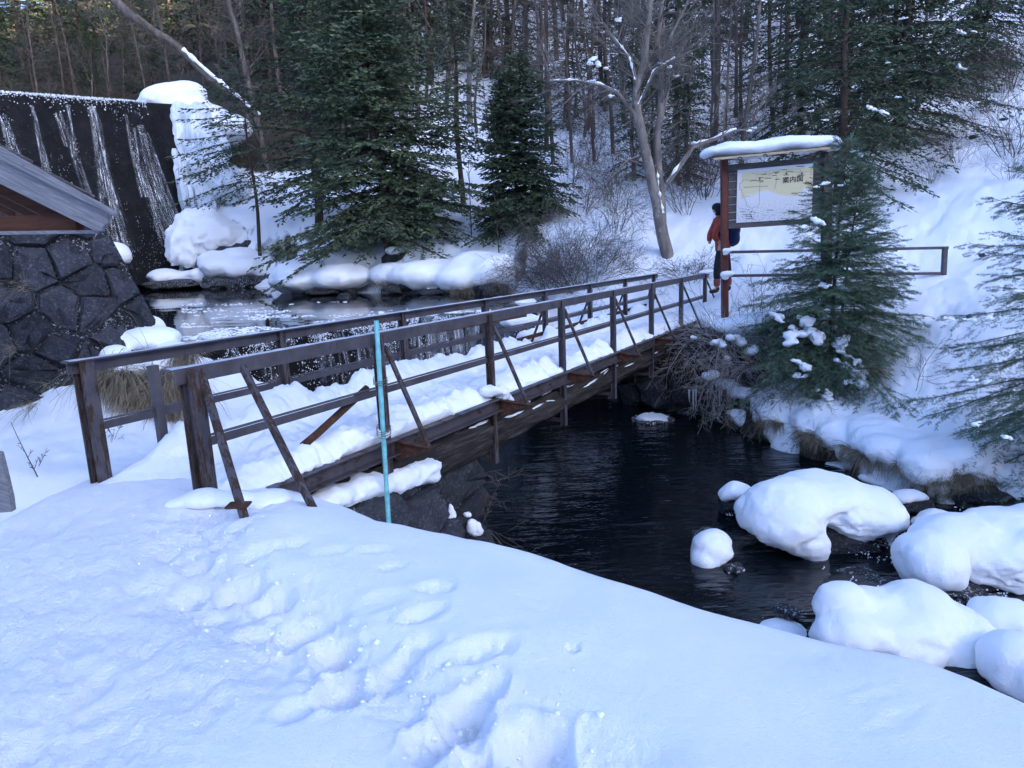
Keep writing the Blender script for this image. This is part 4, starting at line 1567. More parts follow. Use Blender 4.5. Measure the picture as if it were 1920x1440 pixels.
for x, y in ((44, 310), (145, 363), (214, 401)):
    V, F = ICO[1]
    mb = MB()
    mb.add(V * .006 + H(x, y, 4.955), None, F)
    mb.build('nail', M['wire'], hut)
mb = MB()
q = H(-260, 600, 5.6)
mb.bar(np.array([q[0], q[1], OH[2] * 0 - OH[2] - .4]), np.array([q[0], q[1], 0.0]), .14, .14, up=(0, 1, 0))
mb.build('corner_post', M['brownwood'], hut)

stump = thing('wooden_board', 'grey weathered board end standing in the snow at the left edge', 'board', D(0, 935, 4.6) - np.array([0, 0, .1]))
o_ = D(0, 935, 4.6) - np.array([0, 0, .1])
prism('plank', [D(-40, 845, 4.6) - o_, D(-2, 850, 4.6) - o_, D(6, 880, 4.6) - o_, D(19, 935, 4.6) - o_, D(22, 960, 4.6) - o_, D(-40, 965, 4.6) - o_], 0.05, M['greywood'], stump)

# ------------------------------------------------------------------ information board
sign = thing('information_board', 'roofed wooden notice board with a pale route map, snow on its roof', 'notice board', on_ground(1452, 540, 14.8))
OS = on_ground(1452, 540, 14.8)


def S(px, py, off=0.0):
    d = 15.0 - 0.45 * (px - 1350) / 210.0 + off
    return D(px, py, d) - OS


def post_at(px0, px1, ytop, name, mat, w):
    top, bot = S(px0, ytop), S(px1, 560)
    bot[2] -= 0.4
    mb_ = MB()
    mb_.bar(bot, top, w, w * 1.15, up=(0, 1, 0), bev=.006)
    mb_.bar(bot + np.array([w * .62, .02, 0]), top + np.array([w * .62, .02, 0]), w * .28, w * .8, up=(0, 1, 0), bev=.004)
    return mb_.build(name, mat, sign)


post_at(1357, 1359, 297, 'post', M['redpost'], 0.112)
post_at(1549, 1550, 284, 'post', M['steel_rust'], 0.145)
# horizontal boards of the panel
npl = 8
for k in range(npl):
    f0, f1 = k / npl, (k + 1) / npl
    l0, l1 = np.array([1366, 312 + (428 - 312) * f0]), np.array([1366, 312 + (428 - 312) * f1])
    r0, r1 = np.array([1543, 297 + (412 - 297) * f0]), np.array([1543, 297 + (412 - 297) * f1])
    pts = [S(*l0), S(*r0), S(*(r1 - [0, .5])), S(*(l1 - [0, .5]))]
    pts = [p + np.array([0, 0.004 * (k % 3), 0]) for p in pts]
    prism('plank', pts, 0.035, M['boardwood'], sign, 0.003)
prism('frame_rail', [S(1364, 309, -.03), S(1545, 294, -.03), S(1545, 306, -.03), S(1364, 321, -.03)], 0.03, M['boardwood'], sign, 0.003)
prism('frame_rail', [S(1366, 418.5, -.03), S(1542, 410.5, -.03), S(1542, 418, -.03), S(1366, 429, -.03)], 0.03, M['boardwood'], sign, 0.003)
# the map sheet
m, t, p = nt_new('map_sheet')
v = coord(t, 'UV')
sxy = t.nodes.new('ShaderNodeSeparateXYZ')
t.links.new(v, sxy.inputs[0])
n1 = noise(t, v, 3.0, 4, 0.5)
f = math_(t, 'ADD', sxy.outputs[1], math_(t, 'MULTIPLY', math_(t, 'SUBTRACT', n1, 0.5), 0.55))
yel = ramp(t, f, [(0.46, 0.0), (0.53, 1.0)])
spot = ramp(t, noise(t, v, 40, 4, 0.8), [(0.53, 0.0), (0.60, 0.9)])
low = ramp(t, sxy.outputs[1], [(0.08, 1.0), (0.45, 0.0)])
top = ramp(t, sxy.outputs[1], [(0.93, 0.0), (0.95, 1.0)])
left_ = ramp(t, sxy.outputs[0], [(0.03, 0.0), (0.07, 1.0)])
c = mix(t, math_(t, 'MULTIPLY', math_(t, 'MULTIPLY', yel, left_), math_(t, 'SUBTRACT', 1.0, top)), (0.60, 0.60, 0.61), (0.60, 0.53, 0.32))
c = mix(t, math_(t, 'MULTIPLY', spot, low), c, (0.16, 0.17, 0.18))
t.links.new(c, p.inputs['Base Color'])
p.inputs['Roughness'].default_value = 0.45
me = bpy.data.meshes.new('map_sheet')
cor = [S(1380.5, 418, -.045), S(1522, 409.5, -.045), S(1525, 306, -.045), S(1383, 319, -.045)]
me.from_pydata([tuple(map(float, q)) for q in cor] + [tuple(map(float, q + np.array([0, .008, 0]))) for q in cor], [], [[0, 1, 2, 3], [7, 6, 5, 4], [0, 4, 5, 1], [1, 5, 6, 2], [2, 6, 7, 3], [3, 7, 4, 0]])
uv = me.uv_layers.new(name='UVMap')
uvc = [(0, 0), (1, 0), (1, 1), (0, 1)] * 2
for l in me.loops:
    uv.data[l.index].uv = uvc[l.vertex_index]
sheet_o = ob('map_sheet', me, M.setdefault('map', m), sign)


def ink(name, lines, r, mat):
    mb_ = MB()
    for L in lines:
        P_ = np.array([S(x, y, -.05) for x, y in L])
        for a_, b_ in zip(P_[:-1], P_[1:]):
            mb_.bar(a_, b_, 0.003, r * 2, up=(0, 0, 1) if abs(b_[0] - a_[0]) > abs(b_[2] - a_[2]) else (1, 0, 0), bev=0)
    return mb_.build(name, mat, sheet_o)


for L_ in [[(1388, 345), (1394, 338), (1402, 337), (1409, 341), (1413, 336)], [(1409, 325), (1425, 327), (1433, 326), (1443, 326), (1451, 324)], [(1419, 328), (1417, 337)],
                  [(1440, 330), (1448, 325), (1462, 320), (1464, 316)], [(1485, 323), (1503, 323), (1518, 321)], [(1499, 316), (1503, 323)], [(1457, 330), (1455, 345), (1452, 355)], [(1436, 321), (1433, 327)],
                  [(1425, 343), (1424, 360), (1424, 380)], [(1389, 354), (1393, 365), (1399, 378), (1400, 386), (1408, 390), (1419, 388), (1425, 381)], [(1411, 390), (1410, 397)], [(1385, 390), (1394, 392), (1403, 393), (1408, 400)],
                  [(1396, 368), (1407, 368)]]:
    ink('map_route', [L_], 0.0035, M['ink_grey'])
rg = np.random.default_rng(4)
dash = []
for x0, x1, y in [(1427, 1437, 327), (1450, 1461, 323), (1466, 1475, 318), (1474, 1486, 322), (1493, 1508, 312), (1496, 1509, 328), (1408, 1416, 338), (1415, 1432, 338.5), (1422, 1432, 333), (1423, 1431, 341),
                  (1434, 1445, 334), (1448, 1456, 329), (1453, 1462, 336), (1469, 1479, 328), (1505, 1516, 343), (1388, 1397, 397), (1393, 1407, 402.5), (1398, 1409, 406), (1399, 1413, 410), (1437, 1449, 394), (1478, 1512, 396), (1413, 1418, 398)]:
    x = x0
    while x < x1:
        dash.append([(x, y), (x + 1.1, y)])
        x += 1.7
ink('map_lettering', dash, 0.007, M['ink'])['kind'] = 'stuff'
dash = [[(x, 351 - .045 * (x - 1395)), (x + 1.6, 351 - .045 * (x - 1395))] for x in np.arange(1395, 1439, 2.5)]
ink('map_lettering', dash, 0.009, M['ink_grey'])['kind'] = 'stuff'
dash = [[(1386.5, y), (1388, y)] for y in (345, 349, 352, 355)] + [[(1520, y), (1521.3, y)] for y in (318, 321, 324, 327)]
ink('map_lettering', dash, 0.007, M['ink'])['kind'] = 'stuff'
ink('map_mark', [[(1423, 335.5), (1426, 335.5)], [(1473, 325.5), (1476, 325)], [(1502, 325.5), (1505, 325)], [(1454, 325), (1456, 325)], [(1407, 403), (1409, 403)], [(1408, 406), (1410, 406)]], .013, M['ink'])
ink('map_mark', [[(1408, 397), (1410.5, 397)]], .014, M['ink_red'])
fc = bpy.data.curves.new('title_lettering', 'FONT')
fc.body = '案内図'
fc.size = 0.128
fc.offset = 0.0009
fc.extrude = 0.002
fc.space_character = 1.05
to = bpy.data.objects.new('title_lettering', fc)
COL.objects.link(to)
bpy.context.view_layer.update()
tm = bpy.data.meshes.new_from_object(to.evaluated_get(bpy.context.evaluated_depsgraph_get()))
bpy.data.objects.remove(to)
tm.name = 'title_lettering'
tm.materials.clear()
to = ob('title_lettering', tm, M['ink'], sheet_o)
xa = nrm(S(1500, 334.2, -.052) - S(1467, 337.8, -.052))
za = nrm(S(1467, 320, -.052) - S(1467, 340, -.052))
ya = nrm(np.cross(za, xa))
za = np.cross(xa, ya)
pz = S(1467, 343, -.052)
to.matrix_local = Matrix(((xa[0], za[0], -ya[0], pz[0]), (xa[1], za[1], -ya[1], pz[1]), (xa[2], za[2], -ya[2], pz[2]), (0, 0, 0, 1)))
# roof
a, b = S(1338, 298.5, -.40), S(1566, 276.5, -.40)
mb = MB()
mb.box((a + b) / 2, (b - a) / 2, np.array([0, .022, 0]), np.array([0, 0, .022]), .004)
mb.build('front_batten', M['palewood'], sign)
mb = MB()
mb.box((a + b) / 2 + np.array([0, .45, .06]), (b - a) / 2 * 1.01, np.array([0, .47, 0.03]), np.array([0, -.001, .012]), .003)
mb.build('roof_sheet', M['boardwood'], sign)
for x, y in ((1387, 296), (1435, 291), (1484, 287)):
    mb = MB()
    aa = np.linspace(0, math.pi, 8)
    c = S(x, y, -.425) - np.array([0, 0, .02])
    mb.tube(np.array([c + np.array([math.cos(q) * .035, 0, math.sin(q) * .035]) for q in aa]), .010, 6)
    mb.build('clip', M['boot'], sign)
mb = MB()
mb.bar(S(1360, 297, .05), S(1552, 279.5, .05), .08, .08, bev=.005)
mb.build('head_beam', M['boardwood'], sign)
el = []
for k, fx in enumerate(np.linspace(0.02, 0.99, 26)):
    q = a + (b - a) * fx + np.array([0, .40, .15 + .02 * math.sin(k * .5)])
    e_ = min(1.0, .55 + 3 * min(fx, 1.02 - fx))
    el.append((q, (.19, .52 * (0.9 + .1 * e_), .165 * e_)))
el.append((a + (b - a) * 1.012 + np.array([0, .35, .10]), (.09, .42, .14)))
el.append((a + (b - a) * 1.03 + np.array([0.02, .15, .05]), (.05, .25, .10)))
ob('snow_cap', blob_mesh('snow_cap', el, .035, 5, .012, 6), M['snow'], sign)

# ------------------------------------------------------------------ handrail beyond the bridge
rail = thing('handrail', 'low dark steel handrail behind the young hemlock by the notice board', 'railing', on_ground(1560, 540, 14.5))
OR = on_ground(1560, 540, 14.5)


def Rr(px, py):
    return D(px, py, 14.75 - .25 * (px - 1360) / 415) - OR


for px, y0, y1 in ((1548, 467, 560), (1772, 462, 552)):
    mb = MB()
    mb.bar(Rr(px, y0), Rr(px - 3, y1) - np.array([0, 0, .75]), .085, .085, up=(0, 1, 0), bev=.006)
    mb.build('post', M['steel'], rail)
for l, r in (((1358, 473), (1778, 464.5)), ((1372, 517), (1770, 512.5))):
    mb = MB()
    mb.bar(Rr(*l), Rr(*r), .05, .055, bev=.004)
    mb.build('rail', M['steel'], rail)
for x, y, r in ((1362, 470, .09), (1362, 514, .13)):
    me = blob_mesh('snow_cap', [(Rr(x, y), (r, r * .8, r * .55)), (Rr(x + 7, y - 1), (r * .7, r * .6, r * .45)), (Rr(x - 2, y + 5), (r * .6, r * .5, r * .5))], .018, 4, .01, 10)
    ob('snow_cap', me, M['snow'], rail)

# ------------------------------------------------------------------ hiker behind the board's left post
DP = 15.75
OP = D(1354, 548, DP)
kx = DP / FPX


def Pp(px, py, dy=0.0):
    """body point by photo pixel in the hiker's plane, dy towards the viewer"""
    q = D(px - 2.5, py, DP) - OP
    return q + np.array([0, -dy, 0])


hiker = thing('person', 'hiker in a red jacket and dark trousers behind the notice board post', 'person', OP)


def skin_body(name, chains, mat, parent, sub=2):
    verts, edges, rad = [], [], []
    index = {}

    def vid(p_, r_):
        k_ = tuple(np.round(p_, 4))
        if k_ not in index:
            index[k_] = len(verts)
            verts.append(tuple(float(c_) for c_ in p_))
            rad.append(r_)
        return index[k_]
    for ch in chains:
        prev = None
        for p_, r_ in ch:
            i_ = vid(p_, r_)
            if prev is not None and prev != i_:
                edges.append((prev, i_))
            prev = i_
    me_ = bpy.data.meshes.new(name)
    me_.from_pydata(verts, edges, [])
    o_ = bpy.data.objects.new(name, me_)
    COL.objects.link(o_)
    sk = o_.modifiers.new('skin', 'SKIN')
    sk.use_smooth_shade = True
    for i_, r_ in enumerate(rad):
        rr_ = (r_, r_) if np.isscalar(r_) else r_
        me_.skin_vertices[0].data[i_].radius = rr_
    me_.skin_vertices[0].data[0].use_root = True
    sb = o_.modifiers.new('sub', 'SUBSURF')
    sb.levels = sb.render_levels = sub
    bpy.context.view_layer.update()
    res = bpy.data.meshes.new_from_object(o_.evaluated_get(bpy.context.evaluated_depsgraph_get()))
    bpy.data.objects.remove(o_)
    res.name = name
    res.polygons.foreach_set('use_smooth', np.ones(len(res.polygons), bool))
    return ob(name, res, mat, parent)


# faces left, seen from the side; right arm (near the viewer) bent, hand at the hip
hip = Pp(1358, 466)
chest = Pp(1356, 425)
neck = Pp(1351, 405)
head = Pp(1346, 393)
kneeA, kneeB = Pp(1345, 507, .10), Pp(1369, 507, -.10)
ankA, ankB = Pp(1344, 541, .10), Pp(1371, 540, -.12)
elbow, hand = Pp(1336, 443, .22), Pp(1347, 456, .20)
skin_body('body', [[(hip, .125), (Pp(1357, 445), .13), (chest, .15), (neck, .06), (Pp(1348, 399), .065), (head, .10), (Pp(1346, 387.5), .085)],
                   [(head, .10), (Pp(1338.5, 394.5), .022)],
                   [(hip, .125), (Pp(1353, 474, .10), .095), (kneeA, .062), (ankA, .045), (Pp(1336, 545, .10), .035)],
                   [(hip, .125), (Pp(1363, 474, -.10), .095), (kneeB, .062), (ankB, .045), (Pp(1363, 545, -.12), .035)],
                   [(chest, .15), (Pp(1347, 414, .20), .06), (elbow, .045), (hand, .036)],
                   [(chest, .15), (Pp(1351, 414, -.22), .06), (Pp(1340, 440, -.26), .045), (Pp(1338, 458, -.22), .036)]], M['skin'], hiker)
for k, (dx, dz) in enumerate(((0, 0), (2.2, .7), (4, 1.6), (5.4, 2.8))):
    skin_body('finger', [[(hand + np.array([0.0, 0, -.005 * k]), .013), (Pp(1349.5 + dx * .4, 458.5 + dz, .205 - .018 * k), .011), (Pp(1351 + dx * .4, 461 + dz, .20 - .018 * k), .009)]], M['skin'], hiker, 1)
jk = skin_body('jacket', [[(Pp(1358, 475), .165), (Pp(1358, 468), .178), (Pp(1357, 447), .168), (Pp(1356, 425), .185), (Pp(1352, 410), .125), (Pp(1349.5, 403), .085)],
                          [(Pp(1356, 425), .185), (Pp(1345.5, 415, .20), .085), (elbow, .072), (Pp(1344, 453, .21), .055)],
                          [(Pp(1356, 425), .185), (Pp(1351, 415, -.22), .085), (Pp(1340, 440, -.26), .072), (Pp(1338, 454, -.23), .055)]], M['jacket'], hiker)
skin_body('trousers', [[(Pp(1358, 464), .155), (Pp(1358, 472), .15), (Pp(1350, 480, .10), .115), (kneeA, .092), (Pp(1344.5, 525, .10), .082)],
                       [(Pp(1358, 472), .15), (Pp(1365, 480, -.10), .115), (kneeB, .092), (Pp(1370, 525, -.11), .082)]], M['trousers'], hiker)
for A_, dy in ((ankA, .10), (ankB, -.11)):
    skin_body('gaiter', [[(A_ + np.array([0, 0, .26]), .085), (A_ + np.array([0, 0, .12]), .078), (A_ + np.array([0, 0, .03]), .066)]], M['gaiter'], hiker)
    skin_body('boot', [[(A_ + np.array([.02, 0, .06]), .062), (A_ + np.array([.01, 0, -.03]), .058), (A_ + np.array([-.10, 0, -.055]), .048), (A_ + np.array([-.17, 0, -.06]), .036)]], M['boot'], hiker)
ob('beanie', blob_mesh('beanie', [(Pp(1347.3, 388.6), (.118, .105, .095)), (Pp(1348.5, 392.5), (.105, .104, .10)), (Pp(1350, 399), (.085, .085, .085)), (Pp(1347, 384.8), (.07, .07, .05))], .016, 4), M['hat'], hiker)
me = blob_mesh('backpack', [(Pp(1375, 440, 0), (.16, .19, .26)), (Pp(1378, 430, 0), (.15, .18, .14)), (Pp(1381, 447, 0), (.10, .15, .15)), (Pp(1370, 424, 0), (.10, .17, .12))], .03, 3, .01, 6)
pk_ = ob('backpack', me, M['pack'], hiker)
for dy in (.13, -.13):
    mb = MB()
    P = np.array([Pp(1368, 420, dy), Pp(1358, 407, dy * 1.25), Pp(1348, 412, dy * 1.35), Pp(1344.5, 424, dy * 1.35), Pp(1348, 440, dy * 1.45), Pp(1362, 452, dy * 1.3)])
    mb.tube(resample(P, 18), .022, 6)
    mb.build('strap', M['pack'], pk_, True)

# ------------------------------------------------------------------ boulders under pillows of snow
BI = [0]


def crumble(me_, a1, f1, a2, f2, seed):
    co = np.empty(len(me_.vertices) * 3, np.float32)
    me_.vertices.foreach_get('co', co)
    no = np.empty_like(co)
    me_.vertices.foreach_get('normal', no)
    co, no = co.reshape(-1, 3), no.reshape(-1, 3)
    low = np.clip(.9 - no[:, 2], 0, 1.4)                    # flanks and lips are rougher than the tops
    co = co + no * ((a1 * vnoise(co * f1 + seed, seed) + a2 * fbm(co * f2, 3, seed + 1)) * (.35 + low))[:, None]
    me_.vertices.foreach_set('co', np.ascontiguousarray(co, np.float32).ravel())
    me_.update()


def boulder(label, d, lobes, rocks, drips=(), vox=0.028, mat='rock', cat='boulder', group=None, snowm='snow', base=None, noise_=0.012):
    """lobes: snow ellipsoids (photo px, py, half width px, half height px, depth offset); rocks likewise"""
    BI[0] += 1
    bx_, by_ = lobes[0][:2] if lobes else rocks[0][:2]
    o__ = D(bx_, by_, d)
    r_ = thing('boulder' if cat == 'boulder' else 'snow_mound', label, cat, o__, group)
    s_ = d / FPX * 1.03
    for k_, (x, y, rx, rz_, dd) in enumerate(rocks):
        V_, F_ = rock_arr(D(x, y, d + dd) - o__, (rx * s_ * (1.12 if lobes else 1), rx * s_, rz_ * s_ * 1.05), BI[0] * 5 + k_, 3)
        mb_ = MB()
        mb_.add(V_, None, F_)
        mb_.build('rock', M[mat], r_, False)
    if d < 14.5:                                        # rime where the rock meets the water
        rr_ = np.random.default_rng(BI[0])
        P_ = []
        for x, y, rx, rz_, dd in rocks:
            c_ = D(x, y, d + dd)
            a_ = rr_.uniform(0, 6.28, 110)
            k2_ = 1.0 + .12 * rr_.normal(0, 1, 110)
            q_ = np.column_stack([c_[0] + np.cos(a_) * rx * s_ * .92 * k2_, c_[1] + np.sin(a_) * rx * s_ * .85 * k2_, np.full(110, ZL + .012) + np.abs(rr_.normal(0, .02, 110))])
            P_.append(q_[vnoise(q_ * 4, BI[0]) > -.1])
        P_ = np.vstack(P_) - o__
        if len(P_):
            crystals('frost_rim', P_, rr_.uniform(.004, .013, len(P_)), M['snow_lump'], r_)['kind'] = 'stuff'
    if lobes:
        el_ = []
        for l in lobes:
            x, y, rx, rz_, dd = l[:5]
            ry = l[5] if len(l) > 5 else rx * .95
            el_.append((D(x, y, d + dd) - o__, (rx * s_, ry * s_, rz_ * s_)))
        me_ = blob_mesh('snow_cap', el_, vox, 22, noise_, 4, BI[0])
        crumble(me_, .10 * min(1, s_ * 200), 1.7, 1.3 * noise_, 8, BI[0])
        ob('snow_cap', me_, M[snowm], r_)
    return r_


boulder('large boulder under a thick saddle shaped snow pillow with two drooping legs in the pool', 8.0,
        [(1475, 955, 84, 58, 0), (1540, 932, 105, 44, .2), (1610, 962, 88, 58, .1), (1480, 985, 66, 40, -.25, 45), (1512, 1022, 46, 36, -.35, 34), (1528, 1055, 24, 28, -.4, 20), (1600, 978, 54, 34, -.2, 40), (1655, 985, 30, 36, -.1, 24), (1665, 1005, 24, 32, -.1, 20), (1672, 1030, 17, 20, -.15, 15), (1460, 915, 22, 22, .4), (1410, 950, 22, 24, .05)],
        [(1545, 1010, 110, 60, .25), (1500, 1060, 50, 34, .1), (1610, 1040, 60, 34, .2)])
boulder('small round snow covered boulder just left of the big saddle shaped one', 9.0, [(1382, 926, 37, 24, 0), (1400, 936, 22, 18, .1)], [(1385, 946, 34, 22, .0), (1412, 962, 26, 24, .2)])
boulder('small boulder under a snow ball standing alone in the dark pool', 7.7, [(1331, 1026, 33, 33, 0), (1318, 1044, 20, 16, -.1), (1340, 1010, 22, 20, .1)], [(1330, 1050, 28, 20, 0), (1320, 1005, 22, 18, .25)], mat='rock_frost')
boulder('flat frosted rock at the waterline beside the lone snow ball', 7.4, [], [(1376, 1068, 22, 13, 0)], mat='rock_frost')
boulder('wide boulder under a smooth snow pillow at the right edge', 6.9,
        [(1742, 1042, 62, 44, 0), (1800, 1010, 90, 50, .25), (1880, 1000, 95, 52, .35), (1880, 1062, 82, 62, -.05), (1940, 1050, 90, 70, 0), (1850, 1050, 60, 50, 0), (1960, 1000, 90, 60, .3)],
        [(1820, 1070, 90, 50, .2), (1920, 1100, 80, 50, .2)])
boulder('largest boulder in front, under a long humped snow pillow beside the near bank', 5.85,
        [(1578, 1134, 64, 54, 0), (1640, 1150, 80, 54, .1), (1715, 1150, 96, 64, .1), (1790, 1205, 100, 78, 0), (1860, 1262, 62, 52, -.05), (1600, 1190, 84, 46, -.25, 60), (1690, 1200, 100, 56, -.2, 70), (1830, 1240, 90, 60, 0)],
        [(1690, 1240, 110, 60, .2), (1800, 1280, 90, 50, .2)], vox=.03)
boulder('low snow hump behind the near bank, left of the largest front boulder', 6.15, [(1468, 1192, 46, 22, 0), (1510, 1205, 60, 24, .1)], [(1480, 1210, 50, 20, .1)])
boulder('snow capped boulder with a dark rock face at the right edge below the wide pillow', 5.9, [(1870, 1150, 38, 32, 0), (1905, 1165, 42, 46, -.05), (1838, 1135, 18, 16, .1)], [(1868, 1180, 46, 38, 0.12), (1830, 1150, 22, 22, .2)], mat='rock')
boulder('snow hump in the lower right corner behind the near bank', 5.3, [(1900, 1225, 46, 40, 0), (1935, 1260, 60, 60, -.1)], [(1930, 1270, 50, 40, .1)])
boulder('dark flat topped rock with a thin snow cap near the far bank', 8.9, [(1706, 929, 34, 9, 0, 26), (1680, 938, 18, 8, 0, 14), (1735, 934, 12, 7, 0, 10)], [(1710, 946, 38, 19, 0), (1672, 946, 16, 12, .1)], snowm='snow_rough', vox=.025)
boulder('low wet rock with patchy snow between the saddle pillow and the wide pillow', 8.1, [(1752, 968, 24, 13, 0, 20), (1738, 980, 26, 10, -.1, 20), (1772, 965, 14, 8, .1, 12)], [(1735, 985, 44, 17, .0), (1715, 990, 26, 16, 0)], mat='rock_frost', snowm='snow_rough', vox=.025)
boulder('long flat wet rock lying in the stream under the saddle shaped pillow', 7.2, [], [(1630, 1082, 72, 12, 0), (1590, 1078, 40, 10, .1)], mat='rock_frost')
boulder('small frost dusted rock just above water near the low hump', 6.3, [], [(1478, 1146, 26, 12, 0)], mat='rock_frost')
boulder('small wet rocks in the stream right of the long flat rock', 6.6, [(1795, 1105, 24, 9, .1, 16)], [(1800, 1112, 40, 14, 0), (1850, 1125, 30, 16, 0), (1760, 1096, 26, 10, .1)], mat='rock_frost', snowm='snow_rough', vox=.025)
boulder('dark rock under the saddle shaped pillow at its right leg', 7.9, [], [(1640, 1040, 40, 34, .2), (1600, 1056, 40, 22, 0)], mat='rock')
boulder('dark earthy slab of bank at the right edge above the wide pillow', 8.6, [], [(1850, 935, 70, 28, .35), (1940, 930, 80, 34, .35)], mat='rock')
boulder('flat frosty rock island in the middle of the pool', 13.9, [(1225, 784, 36, 12, 0, 30), (1210, 788, 24, 9, 0, 20), (1246, 786, 18, 10, 0, 16)], [(1226, 792, 40, 12, 0)], mat='rock_frost', snowm='snow_rough', vox=.04, noise_=.03)
boulder('grassy rock ledge under a flat snow slab by the far bank', 13.1, [(1398, 778, 38, 10, 0, 30), (1372, 775, 18, 8, 0, 14), (1425, 781, 20, 9, 0, 16)], [(1400, 800, 36, 26, .15), (1440, 805, 26, 22, .2)], mat='rock', vox=.035)
# round the upper pool
boulder('low twin humped snow covered boulder at the far edge of the upper pool', 30, [(308, 519, 34, 15, 0), (350, 520, 24, 12, 0), (372, 518, 24, 15, -.2)], [(330, 532, 56, 10, 0)], vox=.08, mat='rock_frost')
boulder('small snow covered boulder peeping out beside the stone wall', 27, [(222, 478, 22, 24, 0), (210, 470, 18, 18, 0)], [(226, 500, 18, 20, .2)], vox=.08)
boulder('snow covered rock heap behind the upper pool, left of the spruce', 29.5, [(425, 500, 50, 22, 0), (460, 505, 40, 24, -.3), (490, 498, 36, 22, .3), (400, 490, 30, 20, .4), (520, 505, 24, 16, 0), (450, 482, 44, 20, .6)], [(455, 528, 30, 20, -.5), (415, 530, 34, 12, -.4), (500, 525, 22, 16, -.3)], vox=.09, mat='rock_frost')
boulder('high snow covered icy mound at the foot of the dam', 31, [(372, 420, 42, 30, 0), (352, 455, 40, 36, -.4), (400, 450, 60, 44, 0), (440, 455, 50, 34, .3), (350, 480, 34, 20, -.6), (470, 450, 40, 30, .6), (385, 405, 24, 16, 0)], [(440, 478, 40, 22, -.5), (470, 470, 30, 20, -.2)], vox=.11, noise_=.05)
boulder('broad snow bank bulge below the big spruce on the far shore', 24.5, [(590, 515, 80, 30, 0), (640, 500, 80, 40, .6), (690, 505, 60, 36, .6), (540, 530, 40, 18, -.2), (720, 520, 40, 28, .3)], [(600, 545, 20, 12, -.3), (690, 535, 24, 16, -.5)], vox=.1, noise_=.03)
boulder('snow dome on top of the dam end in front of the forest', 34, [(320, 190, 52, 30, 0), (350, 178, 36, 24, 0), (280, 204, 30, 16, 0), (375, 215, 50, 20, .2), (410, 240, 60, 26, .4)], [(340, 220, 60, 16, .3)], vox=.12)
for k, (x, y, rx, rz_, d, lab) in enumerate([(648, 566, 16, 17, 21.3, 'dark round rock standing in the upper pool'), (735, 545, 22, 13, 22, 'dark grassy rock on the far shore below the spruce'), (765, 530, 17, 17, 22, 'rock at the foot of the far bank right of the spruce'),
                                            (610, 545, 34, 8, 23, 'low dark rocks at the waterline left of the round rock'), (655, 540, 14, 16, 23, 'pointed dark rock on the shore behind the round rock'), (812, 548, 30, 8, 21.6, 'flat snow dusted rock at the waterline right of the spruce'), (830, 545, 12, 9, 21.4, 'small dark shore rock beside the flat one'),
                                            (925, 548, 32, 16, 20.6, 'dark bank rock with straw near the weir end')]):
    boulder(lab, d, [(x, y - rz_ * .75, rx * .5, rz_ * .3, 0)] if k in (2, 5) else [], [(x, y, rx, rz_, 0)], mat='rock', vox=.06)
boulder('rock with an earthen hollow at the foot of the spruce trunk', 23.6, [(738, 468, 16, 6, 0)], [(742, 482, 26, 15, .2)], vox=.06)
for x, y, d, s_, lab in [(1826, 259, 22, 9, 'small dark stone on the open snow slope, upper right'), (1880, 245, 23, 7, 'tiny dark stone higher on the snow slope by the right edge'), (1845, 440, 14.5, 7, 'small grassy stone on the snow slope above the handrail end')]:
    q = on_ground(x, y, d, 0.0)
    r_ = thing('stone', lab, 'stone', q)
    V, F = rock_arr((0, 0, 0.03), (s_ * d / FPX, s_ * d / FPX * .8, s_ * d / FPX * .6), int(x), 2)
    mb = MB()
    mb.add(V, None, F)
    mb.build('rock', M['rock'], r_)

# snow overhanging the far bank of the pool, and on the ledge by the weir's left end
def cornice(pts, mat='snow_lump', vox=.05, nz=.03):
    el_ = []
    for x, y, d, rx, rz_ in pts:
        s_ = d / FPX
        el_.append((D(x, y, d), (rx * s_, rx * s_ * .9, rz_ * s_)))
    o__ = ob('snow_bank', blob_mesh('snow_bank', el_, vox, 12, nz, 2.2), M[mat])
    o__['kind'] = 'structure'


cornice([(1475, 775, 12.7, 44, 30), (1510, 790, 12.3, 56, 36), (1555, 808, 11.7, 56, 34), (1540, 830, 11.4, 40, 20), (1600, 800, 11.6, 70, 44), (1650, 830, 10.9, 64, 40), (1690, 855, 10.3, 70, 40), (1660, 800, 11.3, 80, 46), (1500, 755, 12.9, 60, 34), (1580, 770, 12.2, 70, 40),
         (1730, 880, 9.8, 64, 40), (1775, 898, 9.4, 56, 34), (1786, 922, 9.2, 30, 22), (1760, 840, 10.3, 80, 46), (1840, 878, 9.5, 80, 38), (1900, 880, 9.2, 90, 32), (1975, 875, 9.1, 90, 34), (1448, 792, 12.7, 26, 22), (1830, 830, 10.0, 90, 46), (1720, 810, 11.0, 80, 46), (1900, 830, 9.6, 90, 46),
         (1620, 850, 10.8, 50, 26), (1660, 870, 10.3, 50, 26)], 'snow_lump', .045, .03)
cornice([(1630, 880, 10.1, 16, 16), (1655, 905, 9.8, 22, 12), (1625, 895, 9.9, 20, 9)], 'snow_rough', .04, .04)
cornice([(230, 640, 9.6, 46, 22), (280, 635, 9.7, 60, 26), (330, 660, 9.4, 36, 22), (250, 690, 9.1, 46, 24), (300, 685, 9.1, 44, 22), (215, 670, 9.2, 30, 26), (285, 615, 10.1, 26, 24), (275, 600, 10.3, 12, 18), (340, 665, 9.6, 22, 16)], 'snow_lump', .04, .015)
